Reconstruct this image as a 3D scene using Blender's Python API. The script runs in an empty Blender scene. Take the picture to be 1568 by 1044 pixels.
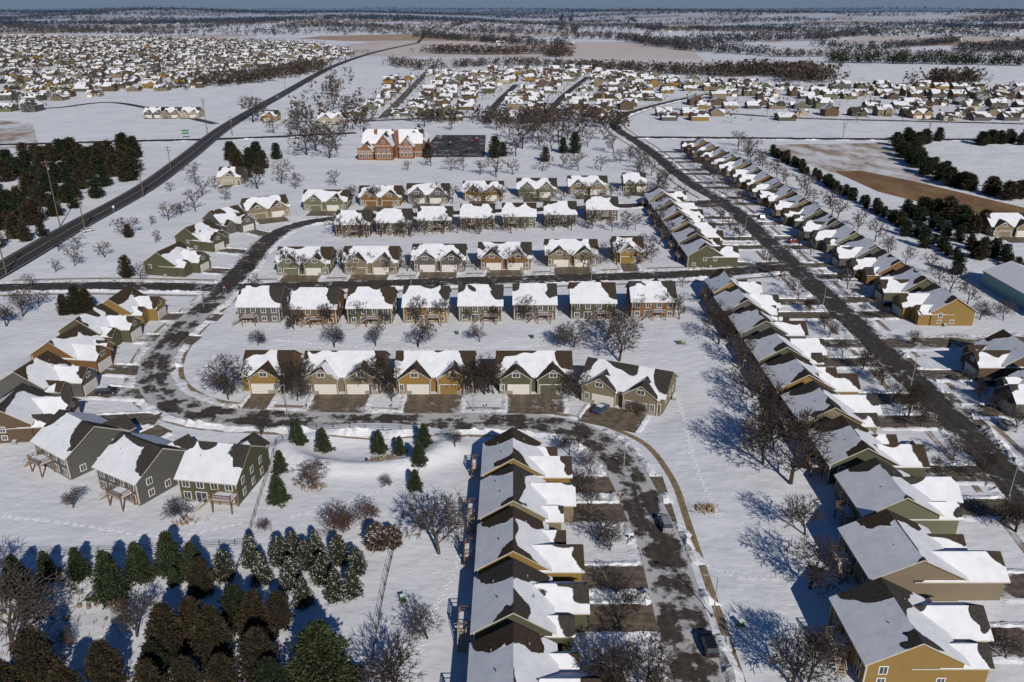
import bpy, math, random
from mathutils import Vector, Matrix, kdtree, noise as mnoise
from math import sin, cos, pi, radians, sqrt, atan2, hypot
R = random.Random(11)
scene = bpy.context.scene
# ---------------------------------------------------------------- survey frame
CAMH = 80.0; F = 1219.0; P = radians(22.8)
def g(u, v, z=0.0):
    """photogrammetric survey: ground position (metres) of a point measured in the photograph"""
    a = (u-784)/F; k = (v-522.5)/F
    d = (CAMH-z)/(sin(P)+cos(P)*k)
    return (a*d, d*(cos(P)-sin(P)*k))
def sm(t): t = max(0., min(1., t)); return t*t*(3-2*t)
def hz(x, y):
    a = sm((y-1900)/3500.)
    h = a*(20*sin(x/900.+y/1700.)+12*sin(x/430.+1.3+y/2600.)+18*sin(y/1100.+x/3000.))
    px, py = -28.5, 136.2
    q = sqrt(((x-px)/12.5)**2+((y-py)/6.5)**2)
    if q < 2.2:
        h += -1.1*math.exp(-(q/0.75)**4) + (1.7 if y < py+1 else 0.35)*math.exp(-((q-1.25)/0.26)**2)
    if 32 < x < 55 and 60 < y < 215:
        h += 0.35*sm((x-32)/8.)*sm((55-x)/6.)*sm((215-y)/20.)*(1+sin(x/4.+y/13.))*0.5
    return h
# ---------------------------------------------------------------- materials
MATS = {}
def newmat(name):
    m = bpy.data.materials.new(name); m.use_nodes = True
    nt = m.node_tree; nt.nodes.clear()
    o = nt.nodes.new('ShaderNodeOutputMaterial'); b = nt.nodes.new('ShaderNodeBsdfPrincipled')
    nt.links.new(b.outputs[0], o.inputs[0]); MATS[name] = m
    return m, nt, b
def N(nt, t, **kw):
    n = nt.nodes.new(t)
    for k, v in kw.items(): setattr(n, k, v)
    return n
def M(nt, op, a, b=None, c=None, clamp=False):
    n = nt.nodes.new('ShaderNodeMath'); n.operation = op; n.use_clamp = clamp
    for i, x in enumerate((a, b, c)):
        if x is None: continue
        if isinstance(x, (int, float)): n.inputs[i].default_value = x
        else: nt.links.new(x, n.inputs[i])
    return n.outputs[0]
def mixc(nt, f, a, b, bt='MIX'):
    n = nt.nodes.new('ShaderNodeMix'); n.data_type = 'RGBA'; n.blend_type = bt
    for s, x in ((n.inputs[0], f), (n.inputs[6], a), (n.inputs[7], b)):
        if isinstance(x, (int, float)): s.default_value = x
        elif isinstance(x, tuple): s.default_value = (x[0], x[1], x[2], 1)
        else: nt.links.new(x, s)
    return n.outputs[2]
def noise_(nt, vec, scale, detail=4, rough=.6):
    n = nt.nodes.new('ShaderNodeTexNoise'); n.inputs['Scale'].default_value = scale
    n.inputs['Detail'].default_value = detail; n.inputs['Roughness'].default_value = rough
    if vec is not None: nt.links.new(vec, n.inputs['Vector'])
    return n.outputs['Fac']
def mr(nt, x, a, b, c=0., d=1., smooth=True):
    n = nt.nodes.new('ShaderNodeMapRange'); n.interpolation_type = 'SMOOTHSTEP' if smooth else 'LINEAR'
    nt.links.new(x, n.inputs[0])
    for i, q in enumerate((a, b, c, d)): n.inputs[i+1].default_value = q
    return n.outputs[0]
def bump(nt, b, h, dist=.1, st=.5):
    n = nt.nodes.new('ShaderNodeBump'); n.inputs['Strength'].default_value = st; n.inputs['Distance'].default_value = dist
    nt.links.new(h, n.inputs['Height']); nt.links.new(n.outputs[0], b.inputs['Normal'])
def pos(nt): return nt.nodes.new('ShaderNodeNewGeometry').outputs['Position']
def simple(name, col, rough=.8, var=.2, scale=1.5, metal=0., bmp=0.):
    m, nt, b = newmat(name)
    n = noise_(nt, pos(nt), scale)
    f = mr(nt, n, .3, .7)
    nt.links.new(mixc(nt, f, tuple(c*(1-var) for c in col), tuple(min(1, c*(1+var)) for c in col)), b.inputs['Base Color'])
    b.inputs['Roughness'].default_value = rough; b.inputs['Metallic'].default_value = metal
    b.inputs['Specular IOR Level'].default_value = .25
    if bmp: bump(nt, b, noise_(nt, pos(nt), scale*6), bmp)
    return m
SN1 = (.72, .725, .74); SN2 = (.63, .64, .665)
def siding(name, col):
    m, nt, b = newmat(name)
    p = pos(nt); n = noise_(nt, p, .5)
    w = N(nt, 'ShaderNodeTexWave', wave_type='BANDS', bands_direction='Z'); w.inputs['Scale'].default_value = 1.6
    nt.links.new(p, w.inputs[0])
    f = M(nt, 'MULTIPLY_ADD', w.outputs['Fac'], .35, M(nt, 'MULTIPLY', n, .6), clamp=True)
    nt.links.new(mixc(nt, f, tuple(c*.70 for c in col), tuple(c*1.08 for c in col)), b.inputs['Base Color'])
    b.inputs['Roughness'].default_value = .75; b.inputs['Specular IOR Level'].default_value = .2
    bump(nt, b, w.outputs['Fac'], .02, .4)
siding('siding_mustard', (.245, .155, .048)); siding('siding_olive', (.088, .088, .052)); siding('siding_gray', (.10, .098, .09))
siding('siding_tan', (.20, .16, .105)); siding('siding_orange', (.185, .10, .042)); siding('siding_brown', (.11, .075, .047))
siding('siding_cream', (.36, .32, .25)); siding('siding_sage', (.135, .138, .085))
simple('trim', (.44, .40, .34), .6, .08); simple('white_paint', (.62, .60, .56), .5, .06)
simple('concrete', (.24, .22, .19), .9, .2, 3); simple('wood_deck', (.17, .10, .06), .8, .3, 4); simple('wood_light', (.36, .30, .22), .8, .2, 4)
simple('fence_metal', (.06, .055, .05), .5, .2); simple('pole_wood', (.12, .09, .07), .9, .3, 3); simple('pole_metal', (.25, .26, .27), .45, .1)
simple('tire', (.02, .02, .02), .8, .2); simple('sign_green', (.02, .16, .07), .5, .1); simple('teal_metal', (.14, .29, .29), .45, .1)
simple('rock', (.22, .18, .14), .9, .4, 4); simple('dry_grass', (.24, .16, .075), .95, .35, 3); simple('pedestal_green', (.05, .17, .06), .6, .1)
for n_, c_ in (('paint_silver', (.26, .27, .29)), ('paint_black', (.015, .016, .02)), ('paint_blue', (.03, .06, .12)), ('paint_white', (.5, .5, .5)), ('paint_red', (.25, .02, .02))):
    m = simple(n_, c_, .25, .04); m.node_tree.nodes['Principled BSDF'].inputs['Coat Weight'].default_value = .5
m, nt, b = newmat('glass'); b.inputs['Roughness'].default_value = .12
f = noise_(nt, pos(nt), .7); nt.links.new(mixc(nt, f, (.02, .025, .03), (.07, .085, .10)), b.inputs['Base Color'])
m, nt, b = newmat('garage_door')
p = pos(nt); w = N(nt, 'ShaderNodeTexWave', wave_type='BANDS', bands_direction='Z'); w.inputs['Scale'].default_value = .55; nt.links.new(p, w.inputs[0])
nt.links.new(mixc(nt, mr(nt, w.outputs['Fac'], 0, .12), (.38, .36, .33), (.60, .57, .51)), b.inputs['Base Color']); b.inputs['Roughness'].default_value = .5
m, nt, b = newmat('brick')
br = N(nt, 'ShaderNodeTexBrick'); br.inputs['Scale'].default_value = 1.2
br.inputs['Color1'].default_value = (.20, .07, .03, 1); br.inputs['Color2'].default_value = (.14, .05, .025, 1); br.inputs['Mortar'].default_value = (.15, .11, .08, 1)
nt.links.new(pos(nt), br.inputs[0]); nt.links.new(mixc(nt, mr(nt, noise_(nt, pos(nt), .4), .3, .7), br.outputs[0], (.21, .085, .04)), b.inputs['Base Color']); b.inputs['Roughness'].default_value = .9
def roofmat(name, shingle, near=True):
    m, nt, b = newmat(name)
    p = pos(nt)
    rnd = N(nt, 'ShaderNodeObjectInfo').outputs['Random']
    if near:
        u1 = N(nt, 'ShaderNodeUVMap', uv_map='UVMap'); s1 = N(nt, 'ShaderNodeSeparateXYZ'); nt.links.new(u1.outputs[0], s1.inputs[0])
        u2 = N(nt, 'ShaderNodeUVMap', uv_map='UVDim'); s2 = N(nt, 'ShaderNodeSeparateXYZ'); nt.links.new(u2.outputs[0], s2.inputs[0])
        gn = N(nt, 'ShaderNodeSeparateXYZ'); nt.links.new(nt.nodes.new('ShaderNodeNewGeometry').outputs['True Normal'], gn.inputs[0])
        e = M(nt, 'SUBTRACT', s2.outputs[0], M(nt, 'ABSOLUTE', s1.outputs[0]))
        rr = M(nt, 'SQRT', M(nt, 'ADD', M(nt, 'POWER', M(nt, 'MULTIPLY', e, 1.05), 2.), M(nt, 'POWER', M(nt, 'MULTIPLY', s1.outputs[1], .68), 2.)))
        n1 = noise_(nt, p, .22, 2, .5)
        lee = M(nt, 'MULTIPLY', M(nt, 'GREATER_THAN', s1.outputs[0], 0.), 2.0)
        rad = M(nt, 'ADD', M(nt, 'ADD', M(nt, 'MULTIPLY_ADD', rnd, 1.5, .8), M(nt, 'MULTIPLY', M(nt, 'SUBTRACT', n1, .45), 6.)), lee)
        lim = M(nt, 'MINIMUM', rad, 4.3)
        d1 = M(nt, 'SUBTRACT', lim, rr)
        d2 = M(nt, 'SUBTRACT', M(nt, 'ADD', M(nt, 'MULTIPLY', M(nt, 'SUBTRACT', noise_(nt, p, .14, 1, .5), .51), 14.), M(nt, 'MULTIPLY', gn.outputs[0], 2.4)), s1.outputs[1])
        d = M(nt, 'ADD', M(nt, 'MAXIMUM', d1, d2), M(nt, 'MULTIPLY', M(nt, 'SUBTRACT', noise_(nt, p, 2.5, 3), .5), .4))
        bare = mr(nt, d, -.05, .09)
    else:
        d = noise_(nt, p, .13, 2); bare = mr(nt, d, .50, .54)
    sh = mixc(nt, mr(nt, noise_(nt, p, 3., 4), .3, .7), tuple(c*.7 for c in shingle), tuple(c*1.35 for c in shingle))
    sn = mixc(nt, mr(nt, noise_(nt, p, .5, 3), .3, .7), SN2, SN1)
    nt.links.new(mixc(nt, bare, sn, sh), b.inputs['Base Color'])
    b.inputs['Roughness'].default_value = .85; b.inputs['Specular IOR Level'].default_value = .15
    bump(nt, b, M(nt, 'ADD', M(nt, 'SUBTRACT', 1., bare), M(nt, 'MULTIPLY', noise_(nt, p, 1.2, 3), .3)), .15, .7)
roofmat('roof_brown', (.048, .034, .023)); roofmat('roof_gray', (.042, .037, .032)); roofmat('roof_far', (.06, .047, .038), False)
m, nt, b = newmat('snow')
p = pos(nt); nt.links.new(mixc(nt, noise_(nt, p, 1.), SN2, SN1), b.inputs['Base Color']); b.inputs['Roughness'].default_value = .8
bump(nt, b, noise_(nt, p, 2.5, 5), .25, .6); b.inputs['Specular IOR Level'].default_value = .2
m, nt, b = newmat('snow_dirty')
p = pos(nt); nt.links.new(mixc(nt, mr(nt, noise_(nt, p, .7, 6, .78), .42, .64), (.62, .63, .64), (.20, .165, .125)), b.inputs['Base Color']); b.inputs['Roughness'].default_value = .9
bump(nt, b, noise_(nt, p, 3.5, 5), .35, .8)
def pave(name, col, lo, hi, edge=.25, scale=.45, snowc=(.55, .55, .57)):
    m, nt, b = newmat(name)
    p = pos(nt)
    u1 = N(nt, 'ShaderNodeUVMap', uv_map='UVMap'); s1 = N(nt, 'ShaderNodeSeparateXYZ'); nt.links.new(u1.outputs[0], s1.inputs[0])
    a = M(nt, 'ABSOLUTE', s1.outputs[0])
    n1 = noise_(nt, p, scale, 5, .7); n2 = noise_(nt, p, .09, 2)
    v = M(nt, 'ADD', M(nt, 'ADD', n1, M(nt, 'MULTIPLY', M(nt, 'SUBTRACT', n2, .5), .6)), M(nt, 'MULTIPLY', M(nt, 'POWER', a, 4.), edge))
    c = M(nt, 'MULTIPLY', mr(nt, a, .0, .22, 1., 0.), .06)
    f = mr(nt, M(nt, 'ADD', v, c), lo, hi)
    tr = M(nt, 'MULTIPLY', mr(nt, M(nt, 'ABSOLUTE', M(nt, 'SUBTRACT', a, .45)), .0, .2, 1., 0.), .35)
    base = mixc(nt, mr(nt, M(nt, 'ADD', noise_(nt, p, .8, 4), M(nt, 'MULTIPLY', tr, .4)), .3, .75), tuple(q*.7 for q in col), tuple(q*1.45 for q in col))
    nt.links.new(mixc(nt, f, base, snowc), b.inputs['Base Color'])
    b.inputs['Roughness'].default_value = .7; bump(nt, b, f, .05, .5); b.inputs['Specular IOR Level'].default_value = .3
pave('asphalt_clear', (.040, .036, .034), .78, .98, .22)
pave('asphalt_wet', (.044, .037, .031), .60, .80, .20)
pave('asphalt_slush', (.050, .041, .033), .51, .64, .20, .22, (.46, .45, .44))
pave('driveway_concrete', (.125, .098, .068), .64, .86, .24, .35)
pave('driveway_snowy', (.105, .085, .064), .57, .72, .15, .2, (.60, .61, .63))
pave('sidewalk_mat', (.25, .20, .15), .55, .75, .1, .5)
pave('path_mat', (.21, .155, .09), .75, .98, .1, .5)
pave('marking_mat', (.45, .38, .2), .6, .8, .1, .5)
m, nt, b = newmat('ground_snow')
p = pos(nt); sp = N(nt, 'ShaderNodeSeparateXYZ'); nt.links.new(p, sp.inputs[0])
n1 = noise_(nt, p, .05, 5); n2 = noise_(nt, p, 1.3, 6, .7); n3 = noise_(nt, p, .018, 3)
sn = mixc(nt, mr(nt, n1, .3, .7), SN2, SN1)
gr = M(nt, 'MULTIPLY', mr(nt, n2, .58, .74), mr(nt, n3, .46, .62))
sn = mixc(nt, M(nt, 'MULTIPLY', gr, .75), sn, (.20, .155, .10))
def vor(sx, sy, rx, off):
    mp = N(nt, 'ShaderNodeMapping'); nt.links.new(p, mp.inputs[0]); mp.inputs['Scale'].default_value = (sx, sy, 0); mp.inputs['Rotation'].default_value = (0, 0, off); mp.inputs['Location'].default_value = (rx, rx*.7, 0)
    vv = N(nt, 'ShaderNodeTexVoronoi', distance='CHEBYCHEV'); nt.links.new(mp.outputs[0], vv.inputs['Vector']); vv.inputs['Scale'].default_value = 1.; vv.inputs['Randomness'].default_value = .8
    s = N(nt, 'ShaderNodeSeparateColor'); nt.links.new(vv.outputs['Color'], s.inputs[0]); return s.outputs[0], s.outputs[1]
a1, a2 = vor(1/520., 1/420., 3.1, .12)
stk = noise_(nt, p, .012, 6, .75)
tan = mixc(nt, stk, (.46, .36, .27), (.27, .19, .13))
pink = mixc(nt, stk, (.60, .55, .54), (.47, .40, .36))
fld = mixc(nt, mr(nt, a1, .55, .56), (.62, .63, .67), pink)
fld = mixc(nt, mr(nt, a1, .82, .83), fld, tan)
fld = mixc(nt, M(nt, 'MULTIPLY', mr(nt, noise_(nt, p, .005, 5, .7), .56, .66), .5), fld, (.25, .20, .16))
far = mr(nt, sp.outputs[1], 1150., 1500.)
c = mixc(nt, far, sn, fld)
haze_mix = mr(nt, sp.outputs[1], 2300., 12000., 0., .9, False)
c = mixc(nt, haze_mix, c, (.12, .18, .27))  # atmospheric haze painted into the ground colour, growing with distance
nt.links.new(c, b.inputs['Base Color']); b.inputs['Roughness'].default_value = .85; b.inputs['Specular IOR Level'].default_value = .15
mw_ = N(nt, 'ShaderNodeMapping'); nt.links.new(p, mw_.inputs[0]); mw_.inputs['Scale'].default_value = (.35, 1., 1.); mw_.inputs['Rotation'].default_value = (0, 0, .6)
hh = M(nt, 'ADD', M(nt, 'MULTIPLY', noise_(nt, p, .09, 3), 2.2), M(nt, 'ADD', M(nt, 'MULTIPLY', noise_(nt, mw_.outputs[0], .8, 4, .6), .38), M(nt, 'MULTIPLY', noise_(nt, p, 2.6, 4, .75), .12)))
bump(nt, b, hh, .55, .55)
def fieldmat(name, ca, cb, lo, hi, sc):
    m, nt, b = newmat(name); p = pos(nt)
    mp = N(nt, 'ShaderNodeMapping'); nt.links.new(p, mp.inputs[0]); mp.inputs['Scale'].default_value = (1, .45, 1)
    f = mr(nt, noise_(nt, mp.outputs[0], sc, 8, .78), lo, hi)
    nt.links.new(mixc(nt, f, ca, cb), b.inputs['Base Color']); b.inputs['Roughness'].default_value = .95
fieldmat('field_brown', (.13, .06, .022), (.24, .14, .06), .35, .65, .08)
fieldmat('field_thin_snow', (.62, .62, .64), (.25, .17, .10), .40, .62, .05)
simple('bark', (.046, .035, .028), .95, .3, 2); simple('bark_gray', (.065, .053, .046), .95, .3, 2)
simple('needles_green', (.024, .038, .014), .8, .5, 1.2); simple('needles_light', (.048, .060, .022), .8, .4, 1.2); simple('needles_dark', (.011, .016, .009), .85, .4, 1.2)
simple('cedar_dark', (.020, .016, .010), .9, .4, 1.2); simple('cedar_brown', (.062, .035, .018), .9, .4, 1.2); simple('snow_clump', (.50, .51, .52), .8, .12)
simple('twig_far', (.065, .050, .041), .95, .35, .05); simple('twig_haze', (.038, .053, .082), .95, .25, .01); simple('conifer_far', (.02, .026, .016), .95, .4, .1); simple('shrub_brown', (.085, .048, .026), .95, .3, 2)  # twig_haze carries blue distance haze in its base colour
simple('twig_mid', (.050, .051, .057), .95, .3, .02)  # mid-distance twigs, aerial haze tinted into the colour
# ---------------------------------------------------------------- mesh builder
class MB:
    def __init__(s): s.v = []; s.f = []; s.m = []; s.u1 = []; s.u2 = []; s.names = []
    def mi(s, n):
        if n not in s.names: s.names.append(n)
        return s.names.index(n)
    def face(s, pts, mat, uv=None, dim=None):
        i = len(s.v); s.v.extend([tuple(q) for q in pts]); s.f.append(tuple(range(i, i+len(pts)))); s.m.append(s.mi(mat))
        s.u1.extend(uv if uv else [(0., 0.)]*len(pts)); s.u2.extend([dim if dim else (0., 0.)]*len(pts))
    def box(s, x0, x1, y0, y1, z0, z1, mat, top=None):
        a = [(x0, y0, z0), (x1, y0, z0), (x1, y1, z0), (x0, y1, z0), (x0, y0, z1), (x1, y0, z1), (x1, y1, z1), (x0, y1, z1)]
        for k, f in enumerate(((3, 2, 1, 0), (4, 5, 6, 7), (0, 1, 5, 4), (1, 2, 6, 5), (2, 3, 7, 6), (3, 0, 4, 7))):
            s.face([a[j] for j in f], top if (k == 1 and top) else mat)
    def obox(s, o, t, n, w, h, d, mat):
        o = Vector(o); t = Vector(t); n = Vector(n); z = Vector((0, 0, 1))
        c = [o+t*(sx*w/2)+z*(sz*h/2)+n*dd for dd in (-.05, d) for sx, sz in ((-1, -1), (1, -1), (1, 1), (-1, 1))]
        for f in ((4, 5, 6, 7), (0, 1, 5, 4), (1, 2, 6, 5), (2, 3, 7, 6), (3, 0, 4, 7)): s.face([c[j] for j in f], mat)
    def tube(s, p, q, r0, r1, n, mat):
        p = Vector(p); q = Vector(q); d = (q-p)
        if d.length < 1e-6: return
        d.normalize(); a = d.orthogonal().normalized(); b = d.cross(a)
        c0 = [p+(a*cos(2*pi*i/n)+b*sin(2*pi*i/n))*r0 for i in range(n)]; c1 = [q+(a*cos(2*pi*i/n)+b*sin(2*pi*i/n))*r1 for i in range(n)]
        for i in range(n):
            j = (i+1) % n; s.face([c0[i], c0[j], c1[j], c1[i]], mat)
        if n > 4: s.face(c1, mat)
    def mesh(s, name):
        me = bpy.data.meshes.new(name); me.from_pydata(s.v, [], s.f)
        me.polygons.foreach_set('material_index', s.m)
        for nm, dat in (('UVMap', s.u1), ('UVDim', s.u2)):
            l = me.uv_layers.new(name=nm); l.data.foreach_set('uv', [c for q in dat for c in q])
        for n in s.names: me.materials.append(MATS[n])
        me.update(); return me
def obj(name, me, loc=(0, 0, 0), yaw=0., sc=1., parent=None):
    o = bpy.data.objects.new(name, me); scene.collection.objects.link(o)
    o.location = loc; o.rotation_euler = (0, 0, yaw); o.scale = (sc, sc, sc) if isinstance(sc, (int, float)) else sc
    if parent: o.parent = parent
    return o
def gable(W, Rf, cx, cy, L, Wd, eave, rise, axis, sid, roof='roof_brown', oh=.5, z0=0., t=.2, lee=1):
    """walls into W, roof into Rf. L along the ridge, Wd across."""
    def T(a, b, z): return (cx+a, cy+b, z) if axis == 'x' else (cx-b, cy+a, z)
    hl, hw = L/2, Wd/2
    for sa in (-1, 1):
        pts = [T(sa*hl, -sa*hw, z0), T(sa*hl, sa*hw, z0), T(sa*hl, sa*hw, eave), T(sa*hl, 0, eave+rise), T(sa*hl, -sa*hw, eave)]
        W.face(pts, sid)
    for sb in (-1, 1):
        W.face([T(sb*hl, sb*hw, z0), T(-sb*hl, sb*hw, z0), T(-sb*hl, sb*hw, eave), T(sb*hl, sb*hw, eave)], sid)
    sl = rise/hw; H = hl+oh; B = hw+oh; ze = eave-oh*sl; zr = eave+rise
    dl = sqrt(B*B+(zr-ze)**2); dim = (H, dl)
    for sb in (-1, 1):
        up = [T(-H*sb, 0, zr+t), T(-H*sb, sb*B, ze+t), T(H*sb, sb*B, ze+t), T(H*sb, 0, zr+t)]
        lo = [T(-H*sb, 0, zr), T(-H*sb, sb*B, ze), T(H*sb, sb*B, ze), T(H*sb, 0, zr)]
        k = H*sb*lee
        Rf.face(up, roof, [(-k, 0), (-k, dl), (k, dl), (k, 0)], dim)
        Rf.face(lo[::-1], 'trim')
        Rf.face([up[1], lo[1], lo[2], up[2]], 'trim'); Rf.face([up[0], lo[0], lo[1], up[1]], 'trim'); Rf.face([up[3], up[2], lo[2], lo[3]], 'trim')
def window(Wn, o, t, n, w, h, mul=True):
    Wn.obox(o, t, n, w+.28, h+.28, .05, 'white_paint'); Wn.obox(o, t, n, w, h, .075, 'glass')
    if mul: Wn.obox(o, t, n, .07, h, .1, 'white_paint')
S_ = ((1, 0, 0), (0, -1, 0)); N_ = ((1, 0, 0), (0, 1, 0)); E_ = ((0, 1, 0), (1, 0, 0)); W_ = ((0, 1, 0), (-1, 0, 0))
def win(Wn, side, o, w=1.1, h=1.3): window(Wn, o, side[0], side[1], w, h)
DRIVES = []
DR = {'driveway_concrete': MB(), 'driveway_snowy': MB()}
def drive(cx, cy, yaw, ax, a0, a1, b0, b1, kind):
    def T(x, y): return (cx+x*cos(yaw)-y*sin(yaw), cy+x*sin(yaw)+y*cos(yaw))
    n = 6; q = DR[kind]; z = .016+.0006*len(DRIVES)
    for i in range(n):
        s0 = a0+(a1-a0)*i/n; s1 = a0+(a1-a0)*(i+1)/n
        if ax == 'y': c = [T(b0, s0), T(b1, s0), T(b1, s1), T(b0, s1)]
        else: c = [T(s0, b0), T(s0, b1), T(s1, b1), T(s1, b0)]
        q.face([(x, y, z) for x, y in c], kind, [(-1, 0), (1, 0), (1, 1), (-1, 1)])
    if ax == 'y': m = T((b0+b1)/2, (a0+a1)/2); hx, hy = abs(b1-b0)/2, abs(a1-a0)/2
    else: m = T((a0+a1)/2, (b0+b1)/2); hx, hy = abs(a1-a0)/2, abs(b1-b0)/2
    DRIVES.append((m[0], m[1], yaw, hx+.3, hy+.3, ax))
def deck(D, x0, x1, y0, y1, z, stair='x-', col='wood_deck'):
    D.box(x0, x1, y0, y1, z-.2, z, col, 'snow')
    for x in (x0+.15, x1-.15):
        for y in (y0+.15, y1-.15): D.box(x-.1, x+.1, y-.1, y+.1, 0, z+1., col)
    for zz in (.5, 1.0):
        D.box(x0, x1, y0, y0+.07, z+zz-.08, z+zz, col); D.box(x0, x0+.07, y0+.07, y1, z+zz-.08, z+zz, col); D.box(x1-.07, x1, y0+.07, y1, z+zz-.08, z+zz, col)
    x = x0+.2
    while x < x1: D.box(x, x+.05, y0+.01, y0+.06, z, z+.92, col); x += .3
    ns = max(3, int(z/.25))
    for i in range(ns):
        zz = z-(i+1)*z/(ns+1)
        if stair == 'x-': D.box(x0-.28*(i+1), x0-.28*i, y0+.1, y0+1.2, zz-.08, zz, 'wood_light')
        else: D.box(x1+.28*i, x1+.28*(i+1), y0+.1, y0+1.2, zz-.08, zz, 'wood_light')
    L = .28*ns
    for off in (.1, 1.2):
        xa, xb = (x0, x0-L) if stair == 'x-' else (x1, x1+L)
        D.tube((xa, y0+off, z+.9), (xb, y0+off, .9), .06, .06, 4, 'wood_light'); D.tube((xa, y0+off, z-.1), (xb, y0+off, 0), .1, .1, 4, 'wood_light')
def finish(name, parts, x, y, yaw):
    e = bpy.data.objects.new(name, None); scene.collection.objects.link(e); e.location = (x, y, 0); e.rotation_euler = (0, 0, yaw); e.empty_display_size = 1
    for n, mb in parts.items():
        if mb.f: obj(n, mb.mesh(n), parent=e)
    return e
def vents(D, pts):
    for x, y, z in pts: D.tube((x, y, z-.3), (x, y, z+.35), .09, .09, 6, 'pole_metal')
def house_front(u, v, w, sid, roof='roof_brown', yaw=0., dl=8.5, D=11.5, kind='driveway_concrete', single=False, eave=3.9, rise=3.5):
    bx, by = g(u, v); x = bx-sin(yaw)*D/2*1.; y = by+cos(yaw)*D/2
    W, Rf, Wn, G = MB(), MB(), MB(), MB()
    gable(W, Rf, 0, 0, w, D, eave, rise, 'x', sid, roof)
    yf = -D/2-1.3
    cs = [0] if single else [-w/4, w/4]; gw = w*.62 if single else w*.40
    for c in cs:
        gable(W, Rf, c, yf/2+.2, abs(yf)+.4, gw, eave-.15, gw/2*.68, 'y', sid, roof, oh=.4, lee=-1 if R.random() < .5 else 1)
        s = 1 if c >= 0 else -1
        gx = c-s*(gw/2-2.75) if not single else -.5
        G.obox((gx, yf, 1.2), *S_, 4.9, 2.5, .04, 'white_paint'); G.obox((gx, yf, 1.15), *S_, 4.6, 2.3, .07, 'garage_door' if R.random() < .75 else sid)
        win(Wn, S_, (c, yf, eave+gw*.12), 1.5, .9)
        win(Wn, S_, (gx+s*3.6 if not single else 2.6, yf, 1.7), .8, 1.4)
        ex = s*(w/2-1.0)
        Wn.obox((ex, -D/2, 1.15), *S_, 1.15, 2.35, .05, 'white_paint'); Wn.obox((ex, -D/2, 1.1), *S_, .9, 2.1, .08, 'siding_brown')
        G.box(ex-s*.9-.06, ex-s*.9+.06, -D/2-1.1, -D/2-.98, 0, eave-.6, 'white_paint'); G.box(ex-.8, ex+.8, -D/2-1.2, -D/2, 0, .15, 'concrete')
        W.box(c-gw/2-.12, c-gw/2+.06, yf-.08, yf+.08, 0, eave-.5, 'trim'); W.box(c+gw/2-.06, c+gw/2+.12, yf-.08, yf+.08, 0, eave-.5, 'trim')
        W.obox((c+s*gw*.28, yf, .45), *S_, gw*.34, .9, .09, 'concrete')
    for yy in (-3, .5, 3.2):
        win(Wn, E_, (w/2, yy, 2.2)); win(Wn, W_, (-w/2, yy, 2.2))
    for k in range(4): win(Wn, N_, (-w/2+w*(k+.5)/4, D/2, 2.2))
    G.box(w/2+.4, w/2+1.2, 1.2, 2., 0, .8, 'pole_metal', 'snow')
    vents(G, [(w*.1, 1.8, eave+rise*.72), (-w*.3, 2.2, eave+rise*.65)])
    finish('siding_house', dict(walls=W, roof=Rf, windows=Wn, garage_doors=G), x, y, yaw)
    hw = (w*.62/2-.3) if single else w/4-gw/2+5.3
    drive(x, y, yaw, 'y', yf-.02, yf-dl, -3.2 if single else -hw, 2.4 if single else hw, kind)
def house_back(u, v, w, sid, roof='roof_gray', yaw=0., D=12, eave=4.9, rise=3.7, deckx=None, stair='x-', dl=9.5):
    bx, by = g(u, v); x = bx-sin(yaw)*D/2; y = by+cos(yaw)*D/2
    W, Rf, Wn, G, K = MB(), MB(), MB(), MB(), MB()
    gable(W, Rf, 0, 0, w, D, eave, rise, 'x', sid, roof)
    gable(W, Rf, w*.22, D/4+.8, D/2+1.6, w*.48, eave-.1, w*.24*.7, 'y', sid, roof, oh=.4)
    W.box(-w/2-.03, w/2+.03, -D/2-.03, -D/2+.1, 0, .45, 'concrete')
    n = 4
    for k in range(n):
        xx = -w/2+w*(k+.5)/n
        win(Wn, S_, (xx, -D/2, 3.75), 1.15, 1.35)
        if k != 1: win(Wn, S_, (xx, -D/2, 1.35), 1.15, 1.2)
        else: window(Wn, (xx, -D/2, 1.1), *S_, 1.9, 2.0)
    for yy in (-3.4, 0, 3.4):
        for zz in (1.4, 3.7):
            if R.random() < .7: win(Wn, E_, (w/2, yy, zz), .9, 1.1)
            if R.random() < .7: win(Wn, W_, (-w/2, yy, zz), .9, 1.1)
    for xx in (-w/2, w/2): W.box(xx-.1, xx+.1, -D/2-.1, -D/2+.1, .5, eave-.3, 'trim')
    G.obox((w*.22, D/2+1.6, 1.2), *N_, 4.8, 2.4, .06, 'garage_door')
    dx = deckx if deckx is not None else R.choice([-w*.2, w*.1, w*.22])
    deck(K, dx-1.9, dx+1.9, -D/2-2.6, -D/2, 2.6, stair)
    vents(G, [(w*.2, -1.8, eave+rise*.72), (-w*.25, -2.4, eave+rise*.62)])
    finish('siding_house', dict(walls=W, roof=Rf, windows=Wn, garage_doors=G, deck=K), x, y, yaw)
    drive(x, y, yaw, 'y', D/2+1.6, D/2+dl, w*.22-2.6, w*.22+2.6, 'driveway_concrete')
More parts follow.
